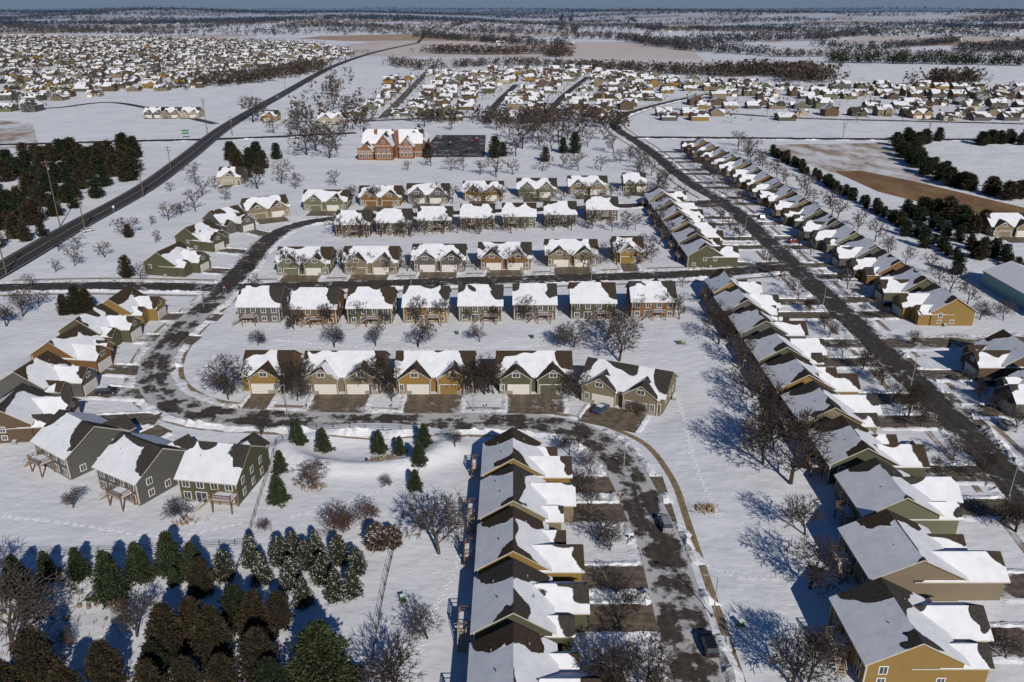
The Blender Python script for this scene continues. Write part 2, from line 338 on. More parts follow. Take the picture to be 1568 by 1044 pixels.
def house_col(x, y, sid, roof='roof_brown', yaw=0., EW=16., NS=11.5, eave=4.3, rise=3.6, dl=9., kind='driveway_snowy', walk=True, flip=1):
    """ridge runs along local y; local +x is the street side"""
    W, Rf, Wn, G, K = MB(), MB(), MB(), MB(), MB()
    mw = EW*.68; mx = -EW/2+mw/2; ln = -1 if abs(yaw) > 2 else 1
    gable(W, Rf, mx, 0, NS, mw, eave, rise, 'y', sid, roof, lee=ln)
    ex = EW/2
    gy = flip*NS*.2
    gable(W, Rf, (mx+ex)/2, gy, ex-mx, NS*.56, eave-.5, NS*.28*.72, 'x', sid, roof, oh=.45, lee=-1)
    gable(W, Rf, (mx+ex-2.2)/2, -flip*NS*.30, ex-2.2-mx, NS*.34, eave-.9, NS*.17*.8, 'x', sid, roof, oh=.4, lee=-1)
    W.box(mx-mw/2-.03, mx-mw/2+.1, -NS/2-.03, NS/2+.03, 0, .4, 'concrete')
    G.obox((ex, gy, 1.2), *E_, 4.9, 2.5, .04, 'white_paint'); G.obox((ex, gy, 1.15), *E_, 4.6, 2.3, .07, 'garage_door')
    Wn.obox((ex-2.2, -flip*NS*.3, 1.1), *E_, .95, 2.1, .06, 'siding_brown')
    win(Wn, E_, (ex, gy, eave-.1), 1.4, .8)
    for k, xx in enumerate((mx-mw*.32, mx, mx+mw*.3)):
        for s_, yy in ((S_, -NS/2), (N_, NS/2)):
            if R.random() < .5: win(Wn, s_, (xx, yy, 3.), .9, 1.1)
            if R.random() < .4: win(Wn, s_, (xx, yy, 1.2), .9, .8)
    for k in range(3):
        yy = -NS/2+NS*(k+.5)/3
        win(Wn, W_, (mx-mw/2, yy, 3.2), 1.3, 1.4)
        win(Wn, W_, (mx-mw/2, yy, 1.1), 1.3, 1.2)
    for yy in (-NS/2, NS/2): W.box(mx-mw/2-.1, mx-mw/2+.1, yy-.1, yy+.1, .4, eave-.3, 'trim')
    for s_ in (-1, 1): G.box(mx+1.5, mx+2.3, s_*(NS/2+.5)-.35, s_*(NS/2+.5)+.35, 0, .8, 'pole_metal', 'snow')
    if walk:
        x0 = mx-mw/2
        D = MB(); deck(D, -1.6, 1.6, -2.4, 0, 2.2, R.choice(['x-', 'x+']), 'wood_deck')
        off = R.uniform(-2, 2)
        D.v = [(x0+b, -a+off, c) for a, b, c in D.v]; K = D
    vents(G, [(mx-2, -1.5, eave+rise*.68), (mx-2.8, 2.5, eave+rise*.5), (mx+2, 3, eave+rise*.68)])
    finish('siding_house', dict(walls=W, roof=Rf, windows=Wn, garage_doors=G, deck=K), x, y, yaw)
    drive(x, y, yaw, 'x', ex+.02, ex+dl, gy-2.8, gy+2.8, kind)
# ---------------------------------------------------------------- streets
def cat(pts, step=3.):
    out = []; n = len(pts)
    for i in range(n-1):
        p0 = pts[max(i-1, 0)]; p1 = pts[i]; p2 = pts[i+1]; p3 = pts[min(i+2, n-1)]
        L = hypot(p2[0]-p1[0], p2[1]-p1[1]); k = max(2, min(60, int(L/step)))
        for j in range(k):
            t = j/k
            out.append(tuple(.5*((2*p1[c])+(-p0[c]+p2[c])*t+(2*p0[c]-5*p1[c]+4*p2[c]-p3[c])*t*t+(-p0[c]+3*p1[c]-3*p2[c]+p3[c])*t**3) for c in (0, 1)))
    out.append(pts[-1]); return out
def offset(pl, d):
    out = []
    for i, p in enumerate(pl):
        a = pl[max(i-1, 0)]; b = pl[min(i+1, len(pl)-1)]; tx, ty = b[0]-a[0], b[1]-a[1]; l = hypot(tx, ty) or 1
        out.append((p[0]-ty/l*d, p[1]+tx/l*d))
    return out
def ribbon(name, pl, w, mat, z):
    mb = MB(); a = offset(pl, w/2); b = offset(pl, -w/2)
    for i in range(len(pl)-1):
        za, zb = hz(*pl[i])+z, hz(*pl[i+1])+z
        mb.face([(*b[i], za), (*b[i+1], zb), (*a[i+1], zb), (*a[i], za)], mat, [(-1, 0), (-1, 1), (1, 1), (1, 0)])
    return obj(name, mb.mesh(name))
STREETS = []
ZS = [.09]
def street(name, pts, w, mat, bank=.5, walk=None):
    pl = cat(pts, 3.); ribbon(name, pl, w, mat, ZS[0]); ZS[0] += .003
    STREETS.append((pl, w, bank, walk)); return pl
G_ = lambda L: [g(*q) for q in L]
hw = G_([(-260, 560), (-120, 478), (0, 414), (110, 350), (220, 289), (290, 238), (350, 192), (430, 146), (515, 100), (580, 79), (640, 66)])
highway = street('highway', hw, 11.5, 'asphalt_clear', 0)
street('street', G_([(-200, 443), (0, 441), (150, 438), (330, 441), (420, 439), (560, 436), (700, 431), (850, 427), (1000, 422), (1100, 418)])+[(93, 254)], 7.6, 'asphalt_wet', .5, (1, -1))
street('street', [(80, 50), (86, 80), (91, 120), (93, 170), (94, 254), (94, 338), (87, 394), (82, 492)]+G_([(940, 192), (968, 172), (1040, 153), (1110, 140)]), 7.6, 'asphalt_wet', .6, (1, -1))
loop = street('street', G_([(345, 443), (325, 462), (295, 488), (262, 520), (240, 555), (238, 588), (262, 614), (315, 634), (400, 641), (500, 645), (620, 647), (740, 646), (830, 649), (890, 663), (935, 692), (968, 740), (1000, 810)])+[(24, 105), (24, 88), (24, 60), (24, 50)], 7.4, 'asphalt_slush', .6)
street('street', G_([(345, 440), (372, 412), (396, 382), (425, 358), (468, 342)])+[(-66, 322), (-40, 326), (0, 333), (50, 342), (92, 350)], 7.4, 'asphalt_wet', .5)
street('road', G_([(-300, 224), (0, 222), (180, 217), (312, 214), (420, 210), (545, 204)]), 9, 'asphalt_clear', .4)
street('road', [(79, 538), (120, 537), (200, 532), (320, 528), (520, 524), (800, 520)], 9, 'asphalt_clear', .4)
street('street', [(96, 189), (115, 189), (150, 191), (230, 193)], 7, 'driveway_snowy', .4)
for L, w_ in (([(20, 168), (90, 165), (180, 158), (330, 190)], 7), ([(585, 182), (607, 160), (640, 125), (665, 100)], 8), ([(640, 66), (655, 52), (672, 44)], 9),
             ([(745, 188), (760, 160), (790, 130)], 7), ([(550, 186), (700, 180), (860, 176), (960, 172)], 8), ([(1000, 165), (1200, 180), (1400, 186), (1568, 190)], 8), ([(830, 190), (860, 150), (900, 118)], 7)):
    street('street', G_(L), w_, 'driveway_snowy' if w_ == 8 else 'asphalt_wet', 0)
for d_ in (-.12, .12): ribbon('centre_line_marking', offset(highway, d_), .12, 'marking_mat', .15)
for d_ in (-4.6, 4.6): ribbon('edge_line_marking', offset(highway, d_), .14, 'white_paint', .15)
fp = cat(G_([(850, 634), (890, 640), (935, 655), (990, 682), (1030, 735), (1050, 790)])+[(29.6, 112), (29.5, 90), (29.5, 50)], 2.)
ribbon('footpath', fp, 1.2, 'path_mat', .012)
il = [q for q in loop if not (q[0] > 0 or q[1] > 225)]
ribbon('footpath', offset(il, 5.9), 1.2, 'path_mat', .010)
ribbon('footpath', offset(il, -5.9), 1.1, 'sidewalk_mat', .008)
# ---------------------------------------------------------------- houses
MU, OL, GR, TA, OR, BR, CR, SG = 'siding_mustard', 'siding_olive', 'siding_gray', 'siding_tan', 'siding_orange', 'siding_brown', 'siding_cream', 'siding_sage'
RR = lambda: R.choice(['roof_gray', 'roof_brown'])
house_front(409, 599, 10.5, MU, single=True, dl=9.5)
house_front(526, 600, 17.6, TA, dl=9.5); house_front(666, 600, 17.2, MU, dl=9.5); house_front(818, 600, 16.4, OL, dl=9.5)
house_front(950, 622, 18.5, TA, 'roof_gray', yaw=radians(-24), dl=9)
for u, v, w, s in ((398, 495, 11.2, GR), (482, 498, 12., OR), (567, 497, 11.8, OL), (652, 495, 11.8, MU), (736, 493, 11.6, SG), (819, 491, 11.4, GR), (908, 489, 12., OL), (1000, 487, 12., OR)):
    house_back(u, v, w, s, RR())
for u, v, w, s in ((465, 420, 17, SG), (568, 419, 17.2, TA), (672, 415, 17, GR), (773, 412, 17, OR), (875, 407, 17, TA)):
    house_front(u, v, w, s, RR(), dl=9.5)
house_front(962, 402, 9.5, MU, single=True, dl=9)
for u, v, w, s in ((541, 363, 12.4, BR), (603, 360, 12.4, OL), (666, 356, 12.4, GR), (731, 352, 12.6, BR), (795, 350, 12.6, SG), (858, 347, 12.2, GR), (922, 339, 12.4, GR)):
    house_back(u, v, w, s, RR(), dl=12)
for u, v, w, s in ((498, 322, 18.5, SG), (582, 315, 18, OR), (655, 311, 18.2, GR), (740, 307, 17.6, MU), (822, 302, 17.6, SG), (900, 298, 17.6, TA), (972, 293, 10, OL)):
    house_front(u, v, w, s, RR(), dl=9)
cols = [MU, GR, GR, OL, MU, TA, OL, SG, TA, MU]
ys = [222, 206.5, 191, 174.5, 159.5, 144.5, 129, 113.5, 98, 82]
xs = [65, 65.5, 66, 66, 66, 66, 66, 66, 61.5, 53.5]
ew = [13.5, 16, 16.5, 17, 17.5, 17.5, 17.5, 18, 19.5, 18]
for i in range(10):
    house_col(xs[i], ys[i], cols[i], ['roof_brown', 'roof_gray'][i % 2], EW=ew[i], NS=11.4, dl=90-xs[i], flip=1 if i % 2 else -1, rise=3.3)
for i, y in enumerate((259, 275, 291, 307, 323, 340)):
    house_col(66.5, y, [OL, GR, TA, BR, OL, TA][i], EW=16.5, NS=11.6, dl=23, flip=1 if i % 2 else -1, rise=3.3)
for i in range(17):
    y = 207+i*17.0
    house_col(116.5 if i < 12 else 116.5-(i-11)*1.4, y, [MU, OL, OR, GR, SG, GR, OL, TA, BR, GR, OR, GR, TA, OL, BR, TA, OR][i], RR(), yaw=pi, EW=17, NS=12., dl=18, flip=1 if i % 2 else -1, rise=3.6)
house_col(116, 172, BR, yaw=pi, EW=17, NS=12., dl=18, flip=1); house_col(114, 154, GR, 'roof_gray', yaw=pi, EW=17, NS=12., dl=18)
for i, (y, s) in enumerate(((125, MU), (112.3, TA), (99.6, MU), (86.9, OL), (74.0, SG), (61., TA))):
    house_col(2.6, y, s, ['roof_brown', 'roof_gray'][i % 2], EW=15.2, NS=10.2, dl=17.6, kind='driveway_concrete', flip=1 if i % 2 else -1, rise=3.2, eave=4.3)
def at(u, v, z=6.): return g(u, v, z)
for u, v, yw, s, e_ in ((197, 458, -2, MU, 15), (152, 488, -6, OL, 16), (116, 522, -8, OR, 16), (68, 566, -6, GR, 17), (38, 618, 6, BR, 16)):
    x, y = at(u, v); house_col(x, y, s, RR(), yaw=radians(yw), EW=e_, NS=10.6, dl=16.5, flip=R.choice([1, -1]), rise=3.5)
house_back(84, 722, 11., GR, yaw=radians(-34), D=12, eave=4.8, deckx=-1.5)
house_back(184, 762, 10.8, GR, yaw=radians(-30), D=12, eave=4.8, deckx=2.5)
house_back(322, 771, 10.6, OL, yaw=radians(-9), D=12, eave=4.8, deckx=3.6)
for u, v, yw, s in ((350, 328, -35, GR), (312, 352, -20, OL), (270, 388, -12, OL)):
    x, y = at(u, v); house_col(x, y, s, RR(), yaw=radians(yw), EW=16, NS=12, dl=15, flip=R.choice([1, -1]))
house_front(412, 333, 17, TA, yaw=radians(28), dl=9)
house_front(352, 283, 11, CR, single=True, dl=8, kind='driveway_snowy'); house_front(1548, 362, 16, TA, dl=8, kind='driveway_snowy')
house_front(1412, 182, 16, MU, dl=8, kind='driveway_snowy'); house_front(508, 190, 20, CR, dl=6, kind='driveway_snowy'); house_front(412, 186, 12, MU, single=True, dl=6, kind='driveway_snowy')
for u in (236, 262, 290): house_front(u, 181, 15, R.choice([CR, TA, GR]), dl=5, kind='driveway_snowy')
def school():
    x, y = g(600, 243); W, Rf, Wn, K = MB(), MB(), MB(), MB()
    gable(W, Rf, 0, 12, 34, 15, 8, 6.5, 'x', 'brick'); gable(W, Rf, -3.5, 3, 18, 10, 8, 6, 'y', 'brick'); gable(W, Rf, 8.5, 6, 14, 8.5, 7, 4.6, 'y', 'brick')
    gable(W, Rf, -14, 1, 12, 9, 5, 4, 'y', 'brick'); gable(W, Rf, 12, 22, 24, 13, 8, 6, 'y', 'brick')
    for cx, yf, e, ww in ((-3.5, -6, 8, 10), (8.5, -1, 7, 8.5), (-14, -5, 5, 9)):
        for k in (-1, 0, 1): win(Wn, S_, (cx+k*ww*.28, yf, 2.2), 1.3, 2.1); win(Wn, S_, (cx+k*ww*.28, yf, 5.4 if e > 6 else 4.4), 1.3, 1.6 if e > 6 else .9)
        if e > 6: win(Wn, S_, (cx, yf, e+2.), 1.2, 1.6)
        W.obox((cx, yf, 3.8), *S_, ww, .35, .1, 'trim'); W.obox((cx, yf, e), *S_, ww*.98, .35, .1, 'trim')
    W.box(1.8, 4., 1.5, 3.8, 0, 15.5, 'brick'); W.box(1.6, 4.2, 1.3, 4., 15.5, 16, 'trim', 'snow'); W.box(-10.5, -9, 9, 10.5, 8, 15, 'brick', 'snow')
    for k in range(6): win(Wn, W_, (-17, 6+k*2.2, 3), 1, 1.6); win(Wn, E_, (18, 12+k*3, 4.5), 1.2, 2)
    for k in range(4): K.box(13+k*1.2, 13.2+k*1.2, 3.8, 4, 0, 2.8, 'trim')
    K.box(12.6, 17.2, 3.4, 4.6, 2.8, 3.1, 'trim', 'snow')
    finish('brick_school', dict(walls=W, roof=Rf, windows=Wn, porch=K), x, y, 0)
school()
a = g(640, 241); c = g(744, 207)
mb = MB(); mb.face([(a[0], a[1], .02), (g(742, 241)[0], a[1], .02), (c[0], c[1], .02), (g(668, 207)[0], c[1], .02)], 'asphalt_wet', [(0, 0)]*4); obj('parking_lot', mb.mesh('parking_lot'))
W, Rf = MB(), MB(); x, y = g(1560, 465); gable(W, Rf, 0, 0, 34, 16, 4.5, 3, 'y', 'teal_metal', 'snow', oh=.3)
Rf.names = ['teal_metal' if n == 'trim' else n for n in Rf.names]; finish('metal_barn', dict(walls=W, roof=Rf), x+6, y, 0)
for k, q in DR.items(): obj('driveways', q.mesh('driveways'))
def sheet(name, L, mat, z=.01):
    mb = MB(); mb.face([(*g(*q), z) for q in L], mat); obj(name, mb.mesh(name))
sheet('dry_grass_field', [(1560, 338), (1440, 318), (1345, 294), (1275, 262), (1320, 262), (1400, 278), (1500, 302), (1600, 326)], 'field_brown', .014)
sheet('stubble_field', [(1345, 288), (1235, 252), (1175, 222), (1360, 219), (1375, 240), (1440, 276), (1400, 290)], 'field_thin_snow')
sheet('stubble_field', [(-60, 230), (60, 226), (50, 190), (-40, 180)], 'field_thin_snow')
# ---------------------------------------------------------------- sidewalks and snow banks
kds = []
for pl, w, b_, wk in STREETS:
    k = kdtree.KDTree(len(pl)); [k.insert((p[0], p[1], 0), i) for i, p in enumerate(pl)]; k.balance(); kds.append(k)
def blocked(x, y, me_, pad=1.2):
    for cx, cy, yw, hx, hy, ax in DRIVES:
        dx, dy = x-cx, y-cy
        if abs(dx) > 16 or abs(dy) > 16: continue
        lx = dx*cos(yw)+dy*sin(yw); ly = -dx*sin(yw)+dy*cos(yw)
        if abs(lx) < hx+(1.2 if ax == 'x' else 0) and abs(ly) < hy+(1.2 if ax == 'y' else 0): return True
    for i, k in enumerate(kds):
        if i == me_: continue
        _, _, d = k.find((x, y, 0))
        if d < STREETS[i][1]/2+pad: return True
    return False
def onstreet(x, y):
    for i, k in enumerate(kds):
        if k.find((x, y, 0))[2] < STREETS[i][1]/2+.6: return True
    return False
bk = MB(); wkb = MB()
for si, (pl, w, b_, wk) in enumerate(STREETS):
    if not b_: continue
    dense = []
    for i in range(len(pl)-1):
        for j in range(4): t = j/4; dense.append((pl[i][0]*(1-t)+pl[i+1][0]*t, pl[i][1]*(1-t)+pl[i+1][1]*t))
    for s in (-1, 1):
        c = offset(dense, s*(w/2+.55)); ins = [offset(dense, s*(w/2+o)) for o in (-.35, .25, .8, 1.4, 2.3)]; cen = offset(dense, s*w/2)
        prev = None
        for i in range(len(c)):
            nn = mnoise.noise(Vector((c[i][0]*.13, c[i][1]*.13, s*3.)))
            bl = blocked(c[i][0], c[i][1], si, 0.6); am = 0 if bl else b_*max(.15, .75+1.1*nn)*(.6+.8*R.random())
            if c[i][1] < 150: am *= 1.25
            wf = 1.+.7*mnoise.noise(Vector((c[i][0]*.2, c[i][1]*.2, s*9.+2)))
            hgt = (-.06, am*R.uniform(.5, .8), am, am*R.uniform(.4, .7), -.06) if am else (-.1,)*5
            row = [(cen[i][0]+(ins[k][i][0]-cen[i][0])*wf+R.uniform(-.25, .25), cen[i][1]+(ins[k][i][1]-cen[i][1])*wf+R.uniform(-.25, .25), hgt[k]) for k in range(5)]
            if prev:
                for k in range(4): bk.face([prev[k], row[k], row[k+1], prev[k+1]], 'snow_dirty' if k < 1 or (k == 1 and nn > .0) else 'snow')
            prev = row
        if wk and s in wk:
            a = offset(pl, s*(w/2+3.)); e = offset(pl, s*(w/2+4.3))
            for i in range(len(pl)-1):
                if blocked(a[i][0], a[i][1], si, 2): continue
                wkb.face([(*a[i], .012), (*a[i+1], .012), (*e[i+1], .012), (*e[i], .012)], 'sidewalk_mat', [(-.3, 0), (-.3, 0), (.3, 0), (.3, 0)])
for cx, cy, yw, hx, hy, ax in DRIVES:
    if cy > 330: continue
    alongx = ax == 'x'
    for s in (-1, 1):
        prev = None; L = (hx if alongx else hy); o = (hy if alongx else hx); n = int(L*2/1.)+1
        for i in range(n+1):
            t = -L+.6+(2*L-1.2)*i/n; h = R.uniform(.12, .45) if 0 < i < n else -.05
            row = []; os_ = False
            for k, (oo, hh) in enumerate(((-.5, -.05), (-.1, 1), (.35, .8), (1., -.05))):
                q = s*(o+oo+R.uniform(-.12, .12)); lx, ly = (t, q) if alongx else (q, t)
                wx, wy = cx+lx*cos(yw)-ly*sin(yw), cy+lx*sin(yw)+ly*cos(yw); os_ = os_ or onstreet(wx, wy)
                row.append((wx, wy, hh*h if hh > 0 else hh))
            if os_: prev = None; continue
            if prev:
                for k in range(3): bk.face([prev[k], row[k], row[k+1], prev[k+1]], 'snow')
            prev = row
obj('snowbanks', bk.mesh('snowbanks')); obj('sidewalks', wkb.mesh('sidewalks'))
# ---------------------------------------------------------------- ground
def axis(lo, hi, dlo, dhi, st, gr):
    a = []; t = dlo
    while t < dhi: a.append(t); t += st
    s = st; x = dhi; b_ = []
    while x < hi: b_.append(x); s *= gr; x += s
    b_.append(hi); s = st; x = dlo-st; c = []
    while x > lo: c.append(x); s *= gr; x -= s
    c.append(lo); return c[::-1]+a+b_
X = axis(-26000, 26000, -70, 60, 1.5, 1.06); Y = axis(-300, 30000, 60, 225, 1.5, 1.05)
vs = [(x, y, hz(x, y)) for y in Y for x in X]; nx = len(X)
fs = [(j*nx+i, j*nx+i+1, (j+1)*nx+i+1, (j+1)*nx+i) for j in range(len(Y)-1) for i in range(nx-1)]
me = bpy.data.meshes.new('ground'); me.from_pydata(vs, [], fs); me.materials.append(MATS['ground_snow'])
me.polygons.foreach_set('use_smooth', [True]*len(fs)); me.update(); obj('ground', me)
fpm = MB()
def trail(L):
    pl = cat([g(*q) for q in L], .8)
    for i, p in enumerate(pl):
        s = .22*(1 if i % 2 else -1); x, y = p[0]+s+R.uniform(-.1, .1), p[1]+R.uniform(-.1, .1); z = hz(x, y)+.02
        rim = [(x+cos(k*pi/3)*.26, y+sin(k*pi/3)*.34, z+.05) for k in range(6)]; out = [(x+cos(k*pi/3)*.42, y+sin(k*pi/3)*.5, z-.03) for k in range(6)]
        for k in range(6):
            j = (k+1) % 6; fpm.face([out[k], out[j], rim[j], rim[k]], 'snow'); fpm.face([rim[k], rim[j], (x, y, z-.015)], 'snow')
for L in ([(1060, 850), (1120, 880), (1200, 885), (1290, 870)], [(640, 1000), (665, 930), (700, 860), (725, 760)], [(1000, 560), (1040, 620), (1060, 700), (1100, 790)], [(450, 790), (540, 765), (600, 740)], [(420, 520), (600, 535), (800, 530), (1000, 520)], [(330, 545), (300, 580), (345, 570)], [(0, 790), (100, 800), (250, 820), (370, 800)]): trail(L)
obj('footprint_trails', fpm.mesh('footprint_trails'))
# ---------------------------------------------------------------- trees
def bare_mesh(name, seed, spread=.55, trunk=.22, dep=5, mat='bark', mn=.034):
    r = random.Random(seed); mb = MB()
    def grow(p, d, L, rad, k):
        if k == 0: return
        n = 2 if k > 2 else 1
        for i in range(n):
            d2 = (d+Vector((r.gauss(0, .1), r.gauss(0, .1), r.gauss(0, .06)+.05))).normalized(); q = p+d2*(L/n)
            r1 = rad*(.80 if n == 2 else .6)
            mb.tube(p, q, rad, r1, 5 if k >= dep-1 and dep > 4 else 3, mat); p = q; d = d2; rad = r1
            if n == 2 and i == 0:
                for c in range(2):
                    a = r.uniform(0, 2*pi); t = d.orthogonal().normalized(); t = Matrix.Rotation(a, 3, d) @ t
                    grow(p, (d*.75+t*spread*1.3).normalized(), L*.62, max(rad*.5, mn), k-1)
        nb = 4 if k > 1 else 3
        a0 = r.uniform(0, 6.28)
        for c in range(nb):
            t = Matrix.Rotation(a0+c*2*pi/nb+r.uniform(-.4, .4), 3, d) @ d.orthogonal().normalized()
            grow(p, (d*.8+t*spread*r.uniform(.7, 1.5)).normalized(), L*r.uniform(.62, .82), max(rad*.62, mn), k-1)
    grow(Vector((0, 0, -.1)), Vector((0, 0, 1)), 2.6, trunk, dep)
    zmax = max(v[2] for v in mb.v); s = 10./zmax; mb.v = [(a*s, b*s, c*s) for a, b, c in mb.v]
    return mb.mesh(name)
BT = [bare_mesh('bare_tree', 1, .5), bare_mesh('bare_tree', 2, .62, mat='bark_gray'), bare_mesh('bare_tree', 3, .45, mat='bark_gray'), bare_mesh('bare_tree', 4, .7)]
BL = [bare_mesh('bare_tree', 21+i, sp_, .2, 4, m_, .06) for i, (sp_, m_) in enumerate(((.55, 'bark'), (.65, 'bark_gray'), (.48, 'bark_gray'), (.7, 'bark')))]
BUSH = bare_mesh('brown_shrub', 9, .95, .12, 5, 'shrub_brown')
def bare(x, y, h, w=1.):
    s = h/10.; obj('bare_tree', R.choice(BT if y < 215 else BL), (x, y, hz(x, y)), R.uniform(0, 6.28), (s*w, s*w, s))
def con_mesh(name, kind, seed, nc, size, mats, snow=0.):
    r = random.Random(seed); mb = MB(); mb.tube((0, 0, -.1), (0, 0, 8.5), .22, .04, 6, 'bark')
    ph = [r.uniform(0, 6.28) for _ in range(6)]
    def prof(t):
        if kind == 'spruce': return 2.7*(1-t)**.75*(1 if t > .06 else .8)+.08
        if kind == 'cedar': return 3.0*sqrt(max(0., sin(pi*min(1, (t*.86+.12)))))*(1-t*.42)
        return 4.3*(1-t)**.6*(.82+.18*sin(t*42.))+.1
    n_ = 7; core = {'spruce': .68, 'cedar': .62, 'pine': .42}[kind]
    for i in range(n_):
        t0, t1 = i/n_*.96+.03, (i+1)/n_*.96+.03
        mb.tube((0, 0, t0*10), (0, 0, t1*10), prof(t0)*core, prof(t1)*core*.98, 9, mats[1])
    for i in range(nc):
        t = r.random()**(1.35 if kind != 'cedar' else 1.)*.97+.02; a = r.uniform(0, 6.28)
        lob = 1+.20*sin(5*a+ph[0]+t*9)+.14*sin(9*a+ph[1]-t*17)+.12*sin(3*a+t*23+ph[2])
        rr = prof(t)*lob*r.uniform(.62, 1.08); c = Vector((cos(a)*rr, sin(a)*rr, t*10-rr*(.22 if kind == 'spruce' else -.02)))
        out = Vector((cos(a), sin(a), -.25 if kind == 'spruce' else .45)).normalized()
        for j in range(5):
            d = (out+Vector((r.gauss(0, .5), r.gauss(0, .5), r.gauss(0, .4)))).normalized(); sd = d.cross(Vector((r.gauss(0, 1), r.gauss(0, 1), r.gauss(0, 1)))).normalized()
            o = c+Vector((r.gauss(0, size*.5), r.gauss(0, size*.5), r.gauss(0, size*.4))); l = size*r.uniform(.7, 1.4); w = size*.26
            m_ = mats[0] if r.random() < .4 else mats[1] if r.random() < .6 else mats[2]
            if snow and r.random() < snow and sin(4*a+t*20+ph[3]) > -.2: m_ = 'snow_clump'
            mb.face([o-sd*w, o+d*l*.5-sd*w*.8, o+d*l, o+d*l*.5+sd*w*.8, o+sd*w], m_)
    return mb.mesh(name)
GN = ('needles_light', 'needles_dark', 'needles_green'); CN = ('cedar_brown', 'cedar_dark', 'needles_green')
SPR = [con_mesh('spruce_tree', 'spruce', s, 1100, .38, GN) for s in (1, 2)]
FRO = [con_mesh('snowy_spruce_tree', 'spruce', 3, 1000, .4, ('needles_green', 'needles_dark', 'cedar_brown'), .24), con_mesh('snowy_spruce_tree', 'cedar', 4, 1000, .4, ('needles_light', 'needles_dark', 'cedar_brown'), .20)]
CED = [con_mesh('cedar_tree', 'cedar', s, 1400, .36, CN) for s in (5, 6)]
CEG = [con_mesh('cedar_tree', 'cedar', 8, 1400, .36, ('needles_green', 'needles_dark', 'cedar_dark'))]
FARC = [con_mesh('cedar_tree', 'cedar', 30+i, 260, .75, m_) for i, m_ in enumerate((CN, ('needles_green', 'needles_dark', 'cedar_dark'), ('needles_green', 'needles_dark', 'cedar_dark')))]
PIN = con_mesh('pine_tree', 'pine', 7, 3000, .42, ('needles_light', 'needles_dark', 'needles_light'))
SHS = con_mesh('snowy_shrub', 'cedar', 12, 1500, .5, ('shrub_brown', 'cedar_dark', 'shrub_brown'), .28)
def con(nm, me, x, y, h, w=1.):
    s = h/10.
    if y > 240 and nm == 'cedar_tree': me = R.choice(FARC)
    obj(nm, me, (x, y, hz(x, y)-.05), R.uniform(0, 6.28), (s*w, s*w, s))
for u, v, h in ((343, 603, 10), (455, 614, 6), (512, 532, 6.5), (575, 530, 6.5), (640, 532, 7), (735, 524, 5), (878, 532, 8), (948, 553, 12), (928, 522, 10), (884, 610, 7), (742, 604, 10), (568, 604, 8), (708, 604, 8), (462, 602, 8), (1040, 490, 7),
    (1100, 528, 9), (1092, 490, 7), (1130, 565, 9), (1152, 610, 9), (1166, 645, 10), (1168, 712, 12), (1210, 742, 14), (1185, 690, 10), (1232, 822, 8), (1240, 902, 9), (1212, 1050, 9), (1235, 1055, 8), (672, 848, 10), (655, 978, 5.5), (608, 1060, 9), (1080, 468, 7), (1105, 505, 7),
    (697, 692, 4), (872, 697, 5), (915, 828, 6.5), (893, 757, 5), (948, 955, 5.5), (948, 1066, 8), (988, 1062, 9), (925, 1075, 8), (112, 778, 4), (283, 800, 5), (20, 1000, 12), (-5, 930, 10), (60, 945, 6), (210, 975, 7), (1540, 1010, 5), (1390, 640, 8), (1510, 720, 5),
    (1455, 780, 4), (1440, 735, 5), (1350, 590, 6), (1500, 490, 6), (1530, 800, 5), (1555, 815, 6), (1290, 545, 5), (1240, 480, 5), (450, 505, 5), (395, 530, 4.5), (440, 600, 6), (600, 615, 4), (980, 640, 4), (865, 530, 6), (400, 668, 5), (85, 418, 5), (115, 408, 7), (120, 382, 6), (190, 362, 8), (205, 360, 7), (238, 372, 5), (258, 338, 8), (262, 295, 5),
    (300, 282, 11), (300, 325, 10), (278, 330, 6), (375, 282, 9), (395, 290, 12), (430, 282, 13), (452, 290, 8), (345, 308, 6), (515, 285, 8), (540, 305, 7), (625, 262, 6), (35, 485, 9), (10, 500, 7), (215, 428, 6), (390, 445, 6), (400, 400, 7), (385, 418, 6), (650, 340, 8), (1010, 300, 8), (1020, 330, 9), (1000, 350, 10), (1010, 375, 10), (990, 395, 8),
    (1045, 440, 5), (1062, 395, 5), (760, 272, 12), (735, 268, 8), (710, 262, 8), (690, 262, 9), (660, 255, 10), (1170, 470, 5), (1255, 560, 4), (270, 330, 5), (232, 345, 4), (60, 470, 6), (830, 262, 10), (860, 258, 9), (885, 262, 10), (920, 262, 9), (950, 250, 9), (785, 268, 9), (160, 395, 6), (90, 385, 6), (310, 300, 8), (330, 290, 7), (50, 440, 5), (350, 612, 6)):
    x, y = g(u, v); bare(x, y, h, R.uniform(.9, 1.15))
for u0, u1, v, n, h in ((425, 1010, 420, 22, 8), (515, 990, 362, 22, 8), (470, 1000, 316, 20, 8.5), (440, 1040, 499, 14, 7)):
    for i in range(n):
        u = u0+(u1-u0)*(i+.5)/n+R.uniform(-8, 8); vv = v-(u-u0)*.03+R.uniform(-1, 5); x, y = g(u, vv); bare(x, y, h*R.uniform(.65, 1.15), 1.)
for u in (448, 463, 592, 602, 728, 748, 756, 884): x, y = g(u, 598+R.uniform(-4, 6)); bare(x, y, R.uniform(6, 9.5), 1.05)
for y in range(110, 345, 8):
    for x0 in (84, 103.5):
        if R.random() < .62: bare(x0+R.uniform(-1, 1), y+R.uniform(-3, 3), R.uniform(4, 7))
for y in range(205, 470, 10): bare(134+R.uniform(-3, 3), y+R.uniform(-3, 3), R.uniform(6, 10))
for y in range(345, 480, 9): bare(R.uniform(62, 75), y, R.uniform(6, 10)); bare(101, y, R.uniform(5, 9))
